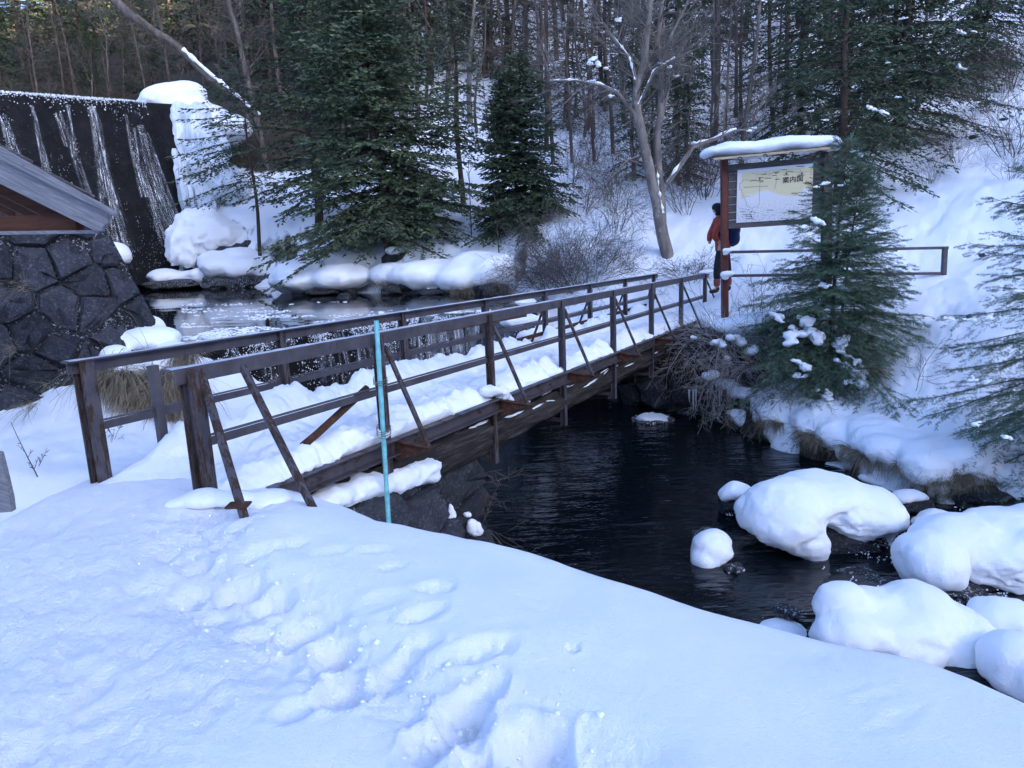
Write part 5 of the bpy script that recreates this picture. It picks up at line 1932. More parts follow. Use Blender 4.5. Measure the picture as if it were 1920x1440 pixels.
cornice([(575, 525, 23.6, 60, 20), (640, 520, 23.2, 60, 26), (740, 515, 22.8, 50, 24), (800, 515, 22.3, 70, 30), (870, 520, 21.6, 60, 30), (920, 512, 21.2, 46, 32), (945, 505, 21.2, 24, 30), (900, 495, 22, 60, 24), (955, 530, 20.9, 14, 20)], 'snow', .09, .04)
cornice([(945, 575, 18.3, 26, 14), (985, 570, 17.8, 26, 14), (1010, 590, 16.9, 24, 14), (1100, 700, 15.0, 20, 12), (1090, 715, 14.9, 30, 10)], 'snow_lump', .06, .03)
cornice([(1330, 598, 15.2, 26, 12), (1370, 612, 14.4, 40, 18), (1405, 610, 14.2, 50, 22), (1345, 618, 14.9, 24, 12), (1440, 600, 14.0, 40, 20)], 'snow_lump', .05, .03)
# lip of snow along the cut edge of the far bank
rl = np.random.default_rng(31)
LIP = L_ = resample(np.array([(4.15, 12.4), (4.41, 11.76), (4.75, 10.84), (5.01, 9.82), (5.43, 9.0), (6.54, 8.73), (7.6, 8.3)]), 70)
T_ = nrm(np.gradient(L_, axis=0))
N_ = np.column_stack([-T_[:, 1], T_[:, 0]])
N_ *= np.where(poly_sd(L_ + N_ * .3, LOWER) > 0, -1, 1)[:, None]
LIPN = N_
el = []
for q, n__ in zip(L_, N_):
    for o__, zz in ((.42, -.02), (.75, -.06)):
        pq = q + n__ * (o__ + .10 * rl.normal())
        far_ = gz(*(q + n__ * 1.0))
        r__ = rl.uniform(.15, .30)
        el.append((np.array([pq[0], pq[1], min(far_, gz(*pq) + .12) + zz]), (r__ * 1.25, r__ * 1.25, r__ * rl.uniform(.55, .9))))
me = blob_mesh('snow_bank', el, .045, 7, .03, 2.6)
crumble(me, .04, 2.2, .018, 9, 3)
ob('snow_bank', me, M['snow_lump'])['kind'] = 'structure'
# snow piled round the near posts
cornice([(380, 935, 4.62, 46, 22), (430, 935, 4.6, 40, 14), (500, 935, 4.7, 50, 16), (545, 945, 4.8, 40, 14), (330, 945, 4.6, 30, 14)], 'snow_lump', .025, .012)


# ------------------------------------------------------------------ vegetation
def shoots_to_mesh(P, Dv, L, kind, rng, wid=0.22, up_bias=0.8):
    """needle bearing shoots as small faces: 'blade' = one slim leaf shape, 'comb' = pairs of needles along the shoot"""
    n = len(P)
    Dv = nrm(Dv)
    r = nrm(rng.normal(0, 1, (n, 3)) * (1 - up_bias) + np.array([0, 0, 1]) * up_bias + rng.normal(0, .25, (n, 3)))
    s = nrm(np.cross(Dv, r))
    if kind == 'blade':
        w = (L * wid * rng.uniform(.7, 1.3, n))[:, None]
        a = P + Dv * (L * .35)[:, None]
        V = np.stack([P, a + s * w, P + Dv * L[:, None], a - s * w], 1).reshape(-1, 3)
        F = np.array([[0, 1, 2], [0, 2, 3]])[None] + (np.arange(n) * 4)[:, None, None]
        return V, F.reshape(-1, 3)
    K = 5
    Vs = []
    up = np.cross(s, Dv)
    for k in range(K):
        u = (k + .3) / K
        nl = L * .42 * (1.05 - .55 * u) * rng.uniform(.8, 1.2, n)
        for sg in (-1, 1):
            b = P + Dv * (L * u)[:, None]
            d = nrm(Dv * .75 + sg * s * .85 + up * rng.normal(.1, .3, (n, 1)))
            hw = Dv * (L * .055)[:, None]
            Vs.append(np.stack([b - hw, b + hw, b + d * nl[:, None]], 1))
    b = P + Dv * (L * .8)[:, None]
    Vs.append(np.stack([b - s * (L * .06)[:, None], b + s * (L * .06)[:, None], P + Dv * (L * 1.15)[:, None]], 1))
    V = np.concatenate(Vs, 0).reshape(-1, 3)
    return V, np.arange(len(V)).reshape(-1, 3)


def conifer(seed, H, R, c0=0.08, shape=0.9, whorl=0.28, nb=5, d2=0.11, d3=0.06, l3=0.10, kind='blade', droop=0.35, lift=0.25, lean=(0, 0), wid=0.22, gap=0.1, low_trim=1.0, trunk_r=None, multi=1,
            az=None, dead=0, upb=0.8, hmin=0.0, sub=0.42):
    rng = np.random.default_rng(seed)
    PS, DS, LS = [], [], []
    wood = MB()
    for stem in range(multi):
        Hs = H * (1 - .12 * stem)
        ox = np.array([0.0, 0, 0]) if stem == 0 else np.array([rng.normal(0, .12), rng.normal(0, .12), 0])
        tr = (trunk_r or H * 0.013) * (1 - .25 * stem)
        hs = np.linspace(-0.3, Hs, 14)
        wob = np.column_stack([lean[0] * (hs / H) + .02 * H * .3 * np.sin(hs * 1.3 + seed), lean[1] * (hs / H) + .02 * H * .3 * np.cos(hs * 1.1 + seed), hs]) + ox
        wob[:, :2] += (ox[:2] * 2.5)[None] * (hs / H)[:, None]
        wood.tube(wob, tr * np.clip(1.06 - hs / Hs, .05, 1.2) ** .8, 9)

        def axis(h):
            return np.array([np.interp(h, hs, wob[:, 0]), np.interp(h, hs, wob[:, 1]), h])
        h = max(c0 * Hs, hmin)
        while h < Hs * .985:
            f = (h - c0 * Hs) / (Hs * (1 - c0))
            Lm = R * (1 - f) ** shape * (low_trim + (1 - low_trim) * min(1, f * 5)) / (1 + .35 * stem)
            a0 = rng.uniform(0, 6.28)
            for b in range(nb):
                if rng.random() < gap:
                    continue
                an = a0 + b * 6.283 / nb + rng.normal(0, .25)
                if az is not None and abs((an - az[0] + math.pi) % (2 * math.pi) - math.pi) > az[1]:
                    continue
                L = max(.12, Lm * rng.uniform(.68, 1.12)) + .06
                el = lift * (f * 2.2 - .35) + rng.normal(0, .1)
                dh = np.array([math.cos(an), math.sin(an), 0])
                sh = np.array([-dh[1], dh[0], 0])
                n = 9
                s = np.linspace(0, 1, n)
                bend = rng.normal(0, .12)
                base = axis(h + rng.normal(0, whorl * .3))
                Pb = base + (dh * L)[None] * s[:, None] * math.cos(el) + np.outer(L * (math.sin(el) * s - droop * (1 - .6 * f) * s ** 2 + droop * .35 * s ** 4), [0, 0, 1]) + np.outer(bend * L * s ** 2, sh)
                wood.tube(Pb, np.linspace(max(.006, tr * .22 * (L / R) ** .7), .003, n), 4, False)
                if dead and f < dead:
                    continue
                # side shoots in the branch's plane
                m = max(3, int(L * .86 / d2))
                u = np.linspace(.14, .99, m) + rng.normal(0, .2 / m, m)
                u = np.clip(u, .1, 1)
                p2 = np.stack([np.interp(u, s, Pb[:, k]) for k in range(3)], 1)
                tg = nrm(np.stack([np.interp(u, s, np.gradient(Pb[:, k], s)) for k in range(3)], 1))
                sg = np.where(np.arange(m) % 2 == 0, 1.0, -1.0)[:, None]
                l2 = (sub * L * (1.0 - u) ** .75 * np.clip(u * 3, .3, 1) + .07 + .10 * min(L, 1)) * rng.uniform(.65, 1.25, m)
                d_2 = nrm(tg * .72 + sg * np.cross(np.array([0, 0, 1.0]), tg) * .85 + np.column_stack([rng.normal(0, .14, (m, 2)), rng.normal(-.10 - droop * .25, .17, m)]))
                q = max(2, int(np.max(l2) / d3))
                v = (np.arange(q) + .5) / q
                keep = rng.random((m, q)) < np.clip(l2[:, None] / np.max(l2) * 1.25, .25, 1)
                sagz = -.22 * droop * (v ** 2)[None] * l2[:, None]
                p3 = p2[:, None, :] + d_2[:, None, :] * (l2[:, None] * v[None])[..., None]
                p3[..., 2] += sagz
                sg3 = np.where((np.arange(q) % 2 == 0)[None, :] ^ (np.arange(m) % 2 == 0)[:, None], 1.0, -1.0)[..., None]
                sd2 = nrm(np.cross(np.array([0, 0, 1.0]), d_2))
                d_3 = d_2[:, None, :] * .8 + sg3 * sd2[:, None, :] * .75 + rng.normal(0, .2, (m, q, 3))
                ll = l3 * (1.15 - .55 * v)[None] * rng.uniform(.7, 1.3, (m, q))
                PS.append(p3[keep])
                DS.append(d_3[keep])
                LS.append(ll[keep])
                tp = p2 + d_2 * (l2 * .82)[:, None]                        # tips
                tp[:, 2] -= .16 * droop * l2
                PS += [tp, p2]
                DS += [d_2, d_2]
                LS += [np.full(m, l3 * 1.15), np.minimum(l2, l3 * 1.5)]
            h += whorl * (1 - .45 * f) * rng.uniform(.75, 1.25)
    if PS:
        crown = shoots_to_mesh(np.vstack(PS), np.vstack(DS), np.concatenate(LS), kind, rng, wid, upb)
    else:
        crown = None
    return crown, wood


def tree(name, label, args, loc, nmat, bmat='bark', rz=0.0, group=None, cat='tree', scale=1.0):
    r = thing(name, label, cat, loc, group, rz)
    r.scale = (scale,) * 3
    crown, wood = conifer(**args)
    wood.build('trunk', M[bmat], r, True)
    if crown is not None:
        c = ob('crown', mesh_np('crown', crown[0], crown[1], None, False), M[nmat], r)
        c['kind'] = 'stuff'
    return r


def tri_tubes(S, sides=4):
    """many polylines (points, radii) as one mesh"""
    mb_ = MB()
    for P_, r_ in S:
        mb_.tube(P_, r_, sides if r_[0] > 0.012 else 3, False)
    return mb_


def grow_limb(S, rng, p, d, L, r, lev, cfg):
    n = max(4, int(L / cfg.get('seg', .25)) + 2) if lev < 2 else 4
    P_ = [np.asarray(p, float)]
    d = nrm(np.asarray(d, float))
    st = L / (n - 1)
    for k in range(n - 1):
        d = nrm(d + rng.normal(0, cfg['wig'] * (1 + .3 * lev), 3) + np.array([0, 0, cfg['up'][min(lev, len(cfg['up']) - 1)]]) * .25)
        P_.append(P_[-1] + d * st)
    P_ = np.array(P_)
    r1 = r * (.35 if lev else cfg.get('taper', .25))
    S.append((P_, np.linspace(r, max(r1, cfg['rmin']), n)))
    if lev >= cfg['lev']:
        return
    m = int(cfg['n'][lev] * rng.uniform(.8, 1.2))
    for k in range(m):
        u = rng.uniform(cfg['from'][min(lev, len(cfg['from']) - 1)], 1)
        i = min(n - 2, int(u * (n - 1)))
        q = P_[i] + (P_[i + 1] - P_[i]) * (u * (n - 1) - i)
        ax = nrm(P_[i + 1] - P_[i])
        sd = nrm(np.cross(ax, rng.normal(0, 1, 3)))
        an = cfg['ang'] * rng.uniform(.7, 1.3)
        dd = ax * math.cos(an) + sd * math.sin(an)
        l_ = L * cfg['len'][min(lev, len(cfg['len']) - 1)] * (1.15 - .7 * u) * rng.uniform(.6, 1.2)
        grow_limb(S, rng, q, dd, l_, max(cfg['rmin'], r * (1 - .75 * u) * cfg.get('rr', .45)), lev + 1, cfg)


LARCH = dict(wig=.035, up=[.25, -.05, -.1], lev=2, n=[62, 9, 0], **{'from': [.12, .15]}, ang=1.45, len=[.20, .34], rmin=.0035, rr=.22, taper=.2, seg=.6)
BARE = dict(wig=.085, up=[.2, .35, .2, .1], lev=3, n=[11, 8, 6], **{'from': [.3, .2, .2]}, ang=.75, len=[.5, .5, .5], rmin=.0035, rr=.5, taper=.2, seg=.35)
BUSH = dict(wig=.13, up=[.05, 0, 0], lev=2, n=[8, 6], **{'from': [.15, .15]}, ang=.75, len=[.55, .5], rmin=.0025, rr=.6, taper=.3, seg=.14)


def bare_tree(name, label, seed, L, r, loc, mat, cfg, d=(0, 0, 1), rz=0, group=None, extra=None, cat='tree'):
    rng = np.random.default_rng(seed)
    S0, S1 = [], []
    S_ = []
    grow_limb(S_, rng, (0, 0, -.25), d, L, r, 0, cfg)
    R_ = thing(name, label, cat, loc, group, rz)
    thick = [s for s in S_ if s[1][0] > r * .30 or s is S_[0]]
    thin = [s for s in S_ if not (s[1][0] > r * .30 or s is S_[0])]
    tri_tubes(thick, 8).build('trunk', M[mat], R_, True)
    if thin:
        o_ = tri_tubes(thin, 4).build('twigs', M[mat], R_, True)
        o_['kind'] = 'stuff'
    return R_


def shrub(name, label, seed, stems, H, spread, loc, mat, cfg=BUSH, group=None, r=.009, dirs=None, arch=0.0, cat='shrub'):
    rng = np.random.default_rng(seed)
    S_ = []
    for k in range(stems):
        a = rng.uniform(0, 6.28)
        d = np.array([math.cos(a) * spread, math.sin(a) * spread, 1.0]) if dirs is None else np.asarray(dirs) + rng.normal(0, spread, 3)
        p = np.array([math.cos(a), math.sin(a), 0]) * rng.uniform(0, .25) * H * min(1, spread + .2)
        c = dict(cfg)
        c['up'] = [-arch * rng.uniform(.5, 1.3)] + list(cfg['up'][1:])
        grow_limb(S_, rng, p - np.array([0, 0, .08]), d, H * rng.uniform(.6, 1.15), r * rng.uniform(.7, 1.2), 0, c)
    R_ = thing(name, label, cat, loc, group)
    ns = [s for s in S_ if len(s[0]) > 4]
    o_ = tri_tubes(S_, 4).build('twigs', M[mat], R_, True)
    o_['kind'] = 'stuff'
    return R_


def clump_on(root, pts, mat='snow_lump'):
    """ragged cushions of snow lying on a tree's branches, each its own part (local coordinates)"""
    for (c, r) in pts:
        k = int(RNG.integers(9, 15))
        a = RNG.uniform(-2.6, -.5)
        ax = nrm(np.array([math.cos(a), math.sin(a), -.55 if r > .1 else -.15]))
        sx_ = np.array([-ax[1], ax[0], 0])
        el_ = []
        for _ in range(k):
            u_, v_ = RNG.uniform(-1.1, 1.1), RNG.normal(0, .42)
            q_ = r * RNG.uniform(.22, .42) * (1.1 - .3 * abs(u_))
            el_.append((np.asarray(c) + ax * r * u_ + sx_ * r * v_ + np.array([0, 0, RNG.normal(0, .08) * r]), (q_ * 1.15, q_ * 1.15, q_ * RNG.uniform(.6, .9))))
        ob('snow_clump', blob_mesh('snow_clump', el_, max(.010, r * .13), 2, r * .22, 1.0 / r * .9, int(RNG.integers(99))), M[mat], root)


# --- big spruce on the far bank
qs = on_ground(735, 462, 24, .1)
tree('spruce', 'big dense dark green spruce standing on the far bank behind the footbridge', dict(seed=11, H=12.0, R=4.0, c0=.085, shape=.68, whorl=.30, nb=7, d2=.115, d3=.068, l3=.155, kind='blade', droop=.30, lift=.40, lean=(-.9, .2), wid=.18, gap=.12, trunk_r=.17, multi=2, upb=.35, sub=.34), qs, 'needle_spruce', rz=.4)
# dead sweeping low limb
qs2 = on_ground(600, 440, 28.5, .1)
tree('spruce', 'tall olive green spruce close behind the big one, its tip out of the picture', dict(seed=12, H=12.5, R=2.9, c0=.12, shape=.7, whorl=.34, nb=5, d2=.13, d3=.08, l3=.15, droop=.3, lift=.55, wid=.19, upb=.35), qs2, 'needle_olive')
# mid fir in front of the forest
tree('fir', 'compact dark fir in front of the forest, right of the big spruce', dict(seed=13, H=5.1, R=1.75, c0=.04, shape=.62, multi=2, whorl=.17, nb=7, d2=.085, d3=.05, l3=.12, droop=.4, lift=.35, wid=.2, upb=.3, sub=.46), on_ground(985, 435, 22.8, .2), 'needle')
tree('fir', 'slim dark fir with a bare lower trunk between the spruce and the compact fir', dict(seed=14, H=7.5, R=1.45, c0=.32, shape=.6, whorl=.26, nb=5, d2=.12, d3=.07, l3=.13, droop=.5, lift=.2, wid=.19, upb=.4, trunk_r=.10), on_ground(866, 372, 27, .1), 'needle')

# --- young hemlock in front of the notice board
OHM = on_ground(1555, 650, 12.7, .15)
hem = tree('hemlock', 'young feathery hemlock with snowy lower boughs in front of the notice board', dict(seed=21, H=4.1, R=2.1, c0=.04, shape=.95, whorl=.13, nb=6, d2=.066, d3=.045, l3=.095, kind='comb', droop=.58, lift=.46, lean=(.12, 0), gap=.30, trunk_r=.045, multi=2, upb=.4, sub=.46), OHM, 'needle_hem', 'twig')


def HL(px, py, d, r):
    return (D(px, py, d) - OHM, r * d / FPX)


clump_on(hem, [HL(1522, 625, 12.2, 26), HL(1490, 630, 12.1, 24), HL(1515, 605, 12.2, 18), HL(1585, 665, 11.9, 26), HL(1592, 690, 11.8, 24), HL(1608, 705, 11.7, 22), HL(1580, 640, 12.0, 16), HL(1550, 740, 11.6, 18), HL(1640, 620, 12.3, 20), HL(1505, 685, 11.9, 18),
               HL(1460, 595, 12.3, 16), HL(1545, 535, 12.1, 11), HL(1580, 540, 12.1, 12), HL(1655, 525, 12.4, 12), HL(1535, 415, 12.2, 15), HL(1508, 425, 12.0, 8), HL(1545, 345, 12.5, 7), HL(1575, 347, 12.4, 7), HL(1620, 368, 12.5, 9), HL(1610, 372, 12.4, 8), HL(1530, 350, 12.4, 6),
               HL(1618, 460, 12.2, 9), HL(1605, 715, 11.6, 14), HL(1500, 705, 11.8, 10)])
# --- hemlock bough mass at the right edge
OHR = np.array([*D(2055, 800, 8.9)[:2], 0])
OHR[2] = gz(OHR[0], OHR[1]) - .1
hr = tree('hemlock', 'hemlock with long drooping boughs reaching in at the right edge', dict(seed=22, H=4.6, R=2.15, c0=.02, shape=.5, whorl=.15, nb=10, d2=.062, d3=.042, l3=.082, kind='comb', droop=.55, lift=.35, gap=.22, trunk_r=.06, upb=.45, az=(math.pi + .25, 1.25), sub=.42), OHR, 'needle_hem', 'twig')


def HR(px, py, d, r):
    return (D(px, py, d) - OHR, r * d / FPX)


clump_on(hr, [HR(1822, 710, 7.9, 10), HR(1850, 715, 7.9, 9), HR(1888, 820, 7.7, 8), HR(1830, 795, 7.8, 12), HR(1815, 600, 8.2, 10), HR(1850, 595, 8.2, 12), HR(1780, 598, 8.3, 9), HR(1905, 545, 8.1, 9)])

# --- upper right hemlocks on the slope
for k, (px, py, d, H_, R_, sd_n, lab) in enumerate([(1575, 300, 20.0, 8.5, 2.7, 31, 'broad dark hemlock on the slope just above the notice board'), (1690, 235, 23.5, 10, 3.3, 32, 'largest dark hemlock high on the slope at the upper right'),
                                                    (1500, 190, 27, 10, 2.8, 33, 'dark hemlock deeper in the wood above the left of the notice board'), (1830, 90, 31, 11, 3.0, 34, 'dark hemlock in the top right corner')]):
    tr_ = tree('hemlock', lab, dict(seed=sd_n, H=H_, R=R_, c0=.06, shape=.5, whorl=.30, nb=6, d2=.12, d3=.07, l3=.13, droop=.55, lift=.25, wid=.17, gap=.15, multi=1 + k % 2, upb=.5, trunk_r=.12), on_ground(px, py, d, .2), 'needle')
    o_ = np.array(tr_.location)
    pts = []
    for _ in range(9):
        a, b_ = RNG.uniform(3.6, 5.8), RNG.uniform(.45, .95)
        hh = RNG.uniform(.08, .42)
        pts.append((np.array([math.cos(a) * R_ * b_ * (1 - hh), math.sin(a) * R_ * b_ * (1 - hh), hh * H_ - .25 * R_ * b_]), RNG.uniform(.07, .16)))
    clump_on(tr_, pts)

# --- grey birches by the bridge's far end: trunks traced from the photo at their own distance
def traced(name, label, limbs, d, seed, mat, cat='tree', tw=(10, 7), tl=1.0, sub_from=.35, group=None):
    rng = np.random.default_rng(seed)
    x0, y0 = limbs[0][0][0][:2]
    base = on_ground(x0, y0, d, .15)
    R_ = thing(name, label, cat, base, group)
    S_ = []
    for L_, r0, r1 in limbs:
        P_ = np.array([D(q[0], q[1], d + (q[2] if len(q) > 2 else 0)) for q in L_]) - base
        if L_ is limbs[0][0]:
            P_[0, 2] = min(P_[0, 2], -.1)
        P_ = resample(P_, max(8, len(P_) * 5))
        P_ += .5 * r0 * np.column_stack([vnoise(P_ * 1.3 + seed, 1), vnoise(P_ * 1.3 + seed, 2), P_[:, 0] * 0])
        tri_tubes([(P_, np.linspace(r0, r1, len(P_)))], 10).build('trunk' if L_ is limbs[0][0] else 'limb', M[mat], R_, True)
        ln = np.sum(np.linalg.norm(np.diff(P_, axis=0), axis=1))
        for k in range(int(tw[0] * max(.5, ln / 3))):
            i_ = int(rng.uniform(sub_from, .98) * (len(P_) - 1))
            ax = nrm(P_[min(i_ + 1, len(P_) - 1)] - P_[i_ - 1])
            sd = nrm(np.cross(ax, rng.normal(0, 1, 3)))
            dd = ax * .5 + sd * .9
            c = dict(BARE)
            c.update(lev=2, n=[tw[1], 5, 0])
            grow_limb(S_, rng, P_[i_], dd, tl * rng.uniform(.5, 1.3), min(.02, r1 * .8 + .006), 0, c)
    if S_:
        o_ = tri_tubes(S_, 4).build('twigs', M[mat], R_, True)
        o_['kind'] = 'stuff'
    return R_


birch = traced('birch', 'twisted grey double trunked tree behind the far end of the footbridge', [
    ([(1252, 470), (1240, 420), (1226, 370), (1208, 300), (1196, 230), (1190, 160), (1205, 110), (1214, 50), (1222, -40)], .17, .06),
    ([(1243, 430, .1), (1238, 380, .15), (1234, 300, .2), (1236, 230, .2), (1236, 160, .3), (1234, 90, .3), (1240, 0, .4), (1245, -60, .4)], .12, .05),
    ([(1204, 270), (1190, 215), (1160, 175), (1125, 160), (1080, 152), (1030, 152)], .06, .015),
    ([(1192, 160), (1180, 110), (1150, 70), (1135, 45), (1090, 40)], .06, .02),
    ([(1240, 120, .3), (1262, 60, .3), (1282, 20, .4), (1300, -30, .4)], .045, .02),
    ([(1196, 200), (1225, 135, -.2), (1265, 110, -.2), (1320, 85, -.2)], .035, .012),
    ([(1238, 230, .2), (1262, 130, .2), (1290, 95, .2), (1330, 60, .2)], .03, .01),
    ([(1250, 345, .1), (1275, 310, -.1), (1300, 275, -.2), (1340, 262, -.2), (1380, 245, -.2), (1430, 240, -.2)], .075, .012),
    ([(1205, 290), (1175, 300, -.2), (1150, 330, -.4), (1125, 350, -.4)], .02, .008)], 19, 5, 'bark_pale', tl=1.25, tw=(20, 8))
OB = np.array(birch.location)
clump_on(birch, [(D(x, y, 18.8) - OB, r * .8 * 18.8 / FPX) for x, y, r in [(1157, 37, 9), (1110, 112, 10), (1122, 120, 9), (1135, 128, 8), (1105, 118, 8), (1112, 152, 6), (1146, 180, 8), (1300, 268, 7), (1412, 240, 8), (1402, 245, 8), (1240, 118, 7), (1258, 125, 8), (1128, 60, 5), (1267, 142, 6)]])
for P_, r_ in (([(1030, 150.5), (1080, 150), (1125, 157), (1160, 172)], .03), ([(1250, 341), (1275, 306), (1300, 271), (1340, 258), (1380, 242)], .045), ([(1150, 68), (1180, 107), (1190, 150)], .03), ([(1243, 400), (1236, 360), (1232, 320)], .04), ([(1196, 196), (1225, 132), (1265, 108)], .025)):
    q_ = resample(np.array([D(x, y, 18.85) - OB for x, y in P_]), 26)
    mb = MB()
    mb.tube(q_ + np.array([0, -.02, .01]), r_ * np.clip(.55 + .8 * vnoise(np.column_stack([np.arange(26) * .7 + r_ * 999, np.zeros(26)]), 4), .05, 1.2), 6)
    mb.build('snow_line', M['snow_lump'], birch, True)
traced('tree', 'slanting snow lined dead trunk leaning across the upper left', [([(492, 225), (455, 195), (410, 160), (375, 130), (330, 85), (285, 55), (240, 25), (190, -20)], .10, .22)], 36, 6, 'bark_grey', tw=(8, 8), tl=2.0, sub_from=.5)
sn = MB()
P = np.array([D(x, y, 35.9) + np.array([0, -.05, .13]) for x, y in [(488, 221), (455, 192), (420, 163), (400, 148), (372, 123), (345, 98)]])
o_ = thing('snow_ridge', 'long line of snow lying on the slanting dead trunk', 'snow', P[0])
sn.tube(resample(P, 40) - P[0], .09 * (1 + .5 * vnoise(np.column_stack([np.arange(40) * .6, np.zeros(40)]), 3)), 7)
sn.build('snow_cap', M['snow'], o_, True)
traced('tree', 'slender bare grey trunk rising beside the slanting dead trunk', [([(492, 222), (472, 180), (462, 130), (445, 70), (430, 0), (420, -60)], .13, .09)], 35, 7, 'bark_grey', tw=(16, 9), tl=2.2, sub_from=.1)
traced('log', 'snow topped fallen log lying behind the big spruce', [([(400, 158, 0), (440, 160, .2), (485, 165, .3)], .09, .06)], 36, 8, 'bark_grey', 'log', tw=(0, 0))
traced('log', 'dark fallen log under snow beside the ice fall', [([(370, 205, 0), (420, 228, .2), (465, 238, .3)], .16, .12)], 33.5, 9, 'bark', 'log', tw=(0, 0))
traced('log', 'broken dead branch sticking out of the pool under the brush', [([(1283, 790, 0), (1296, 778, .1), (1318, 764, .3)], .035, .05)], 14.2, 10, 'bark_grey', 'log', tw=(0, 0))
for L_, lab in (([(884, 440), (882, 400), (881, 350), (878, 300)], 'thin bare larch sapling on the snow left of the compact fir'), ([(934, 427), (928, 370), (922, 280), (910, 200), (905, 150)], 'thin wavy sapling stem right in front of the compact fir')):
    traced('sapling', lab, [(L_, .022, .008)], 23.5 if L_[0][0] < 900 else 22.2, 3, 'twig', 'sapling', tw=(9, 4), tl=.5, sub_from=.1)
# limbs, poles in the wood: (photo px of foot, top, distance, radius, bark)
POLES = [(770, 330, 745, -40, 36, .10, 'bark'), (838, 250, 842, -60, 40, .13, 'bark_grey'), (882, 250, 870, -60, 39, .16, 'bark_pale'), (925, 240, 918, -60, 44, .16, 'bark'), (955, 225, 958, -60, 43, .15, 'bark'), (1012, 235, 1004, -60, 42, .12, 'bark_pale'),
         (1025, 320, 1016, -60, 33, .11, 'bark'), (1060, 300, 1058, -60, 38, .13, 'bark'), (1100, 290, 1108, -60, 36, .10, 'bark'), (1130, 250, 1122, -60, 40, .15, 'bark'), (1115, 235, 1090, 60, 30, .07, 'bark'), (1150, 300, 1140, -60, 31, .09, 'bark'),
         (1335, 240, 1352, -40, 27, .06, 'twig'), (1388, 268, 1410, 0, 24, .10, 'bark_grey'), (1355, 250, 1380, 60, 25, .06, 'twig'), (800, 260, 806, -60, 42, .10, 'bark'), (700, 240, 690, -60, 44, .15, 'bark'), (1285, 200, 1275, -60, 33, .12, 'bark'), (1450, 230, 1462, -60, 30, .10, 'bark'), (985, 180, 990, -60, 50, .16, 'bark'), (1075, 150, 1080, -60, 50, .15, 'bark'), (1585, 60, 1580, -60, 34, .16, 'bark_grey'), (870, 140, 868, -60, 52, .16, 'bark')]
for k, (x0, y0, x1, y1, d, r, mt) in enumerate(POLES):
    base = on_ground(x0, y0, d, .2)
    top = D(x1, y1, d)
    ax = nrm(top - base)
    cfg = dict(LARCH)
    cfg.update(n=[34, 6, 0], len=[.13, .34])
    bare_tree('bare_tree', {'bark': 'dark bare trunk with fine dead branches in the wood behind the bridge', 'bark_grey': 'grey bare trunk among the dark ones in the wood', 'bark_pale': 'pale barked bare trunk among the dark trunks of the wood', 'twig': 'thin crooked bare stem in the wood left of the notice board'}[mt], 100 + k, np.linalg.norm(top - base) + 2.5, r, base, mt, cfg, d=ax, group='bare trunks in the wood behind the bridge')

# --- forest behind: a few prototypes, copied
PROT = [tree('forest_conifer', 'dark conifer in the forest behind', dict(seed=41, H=13, R=2.6, c0=.08, shape=.7, whorl=.45, nb=5, d2=.18, d3=.11, l3=.22, droop=.4, lift=.4, wid=.2, upb=.4, trunk_r=.16), (0, 0, 0), 'needle', group='conifers of the forest behind'),
        tree('forest_conifer', 'dark conifer in the forest behind', dict(seed=42, H=15, R=3.0, c0=.2, shape=.6, whorl=.5, nb=5, d2=.19, d3=.12, l3=.23, droop=.55, lift=.25, wid=.2, upb=.4, trunk_r=.17, gap=.2), (0, 0, 0), 'needle', group='conifers of the forest behind'),
        tree('forest_conifer', 'olive green conifer in the forest behind', dict(seed=43, H=12, R=2.8, c0=.03, shape=.75, whorl=.42, nb=6, d2=.18, d3=.11, l3=.22, droop=.3, lift=.5, wid=.2, upb=.35, trunk_r=.15), (0, 0, 0), 'needle_olive', group='conifers of the forest behind'),
        bare_tree('forest_larch', 'leafless twiggy larch in the forest behind', 44, 13, .13, (0, 0, 0), 'twig', dict(LARCH, n=[90, 10, 0]), group='bare larches of the forest behind'),
        bare_tree('forest_birch', 'leafless pale stemmed tree in the forest behind', 45, 9, .10, (0, 0, 0), 'bark_grey', dict(BARE, n=[14, 9, 6]), group='bare larches of the forest behind')]
USED = [False] * 5
ft = np.random.default_rng(99)


def plant(k, x, y, s, label=None):
    z = gz(x, y) - .2
    if not USED[k]:
        USED[k] = True
        o__ = PROT[k]
        o__.location = (x, y, z)
        o__.scale = (s, s, s * ft.uniform(.9, 1.15))
        o__.rotation_euler = (0, 0, ft.uniform(0, 6.28))
        if label:
            o__['label'] = label
        return
    dup(PROT[k], (x, y, z), ft.uniform(0, 6.28), (s, s, s * ft.uniform(.9, 1.15)), label or PROT[k]['label'])


def strip(n, px0, px1, d0, d1, kinds, s0=.8, s1=1.2, labels=None):
    for i_ in range(n):
        px = px0 + (px1 - px0) * (i_ + ft.uniform(.1, .9)) / n
        d = ft.uniform(d0, d1)
        q = D(px, 300, d)
        k = kinds[int(ft.integers(len(kinds)))]
        plant(k, q[0], q[1], ft.uniform(s0, s1), None if labels is None else labels[k])


def LB(where):
    return {0: 'dark conifer ' + where, 1: 'tall drooping conifer ' + where, 2: 'olive green conifer ' + where, 3: 'bare twiggy larch ' + where, 4: 'pale bare tree ' + where}


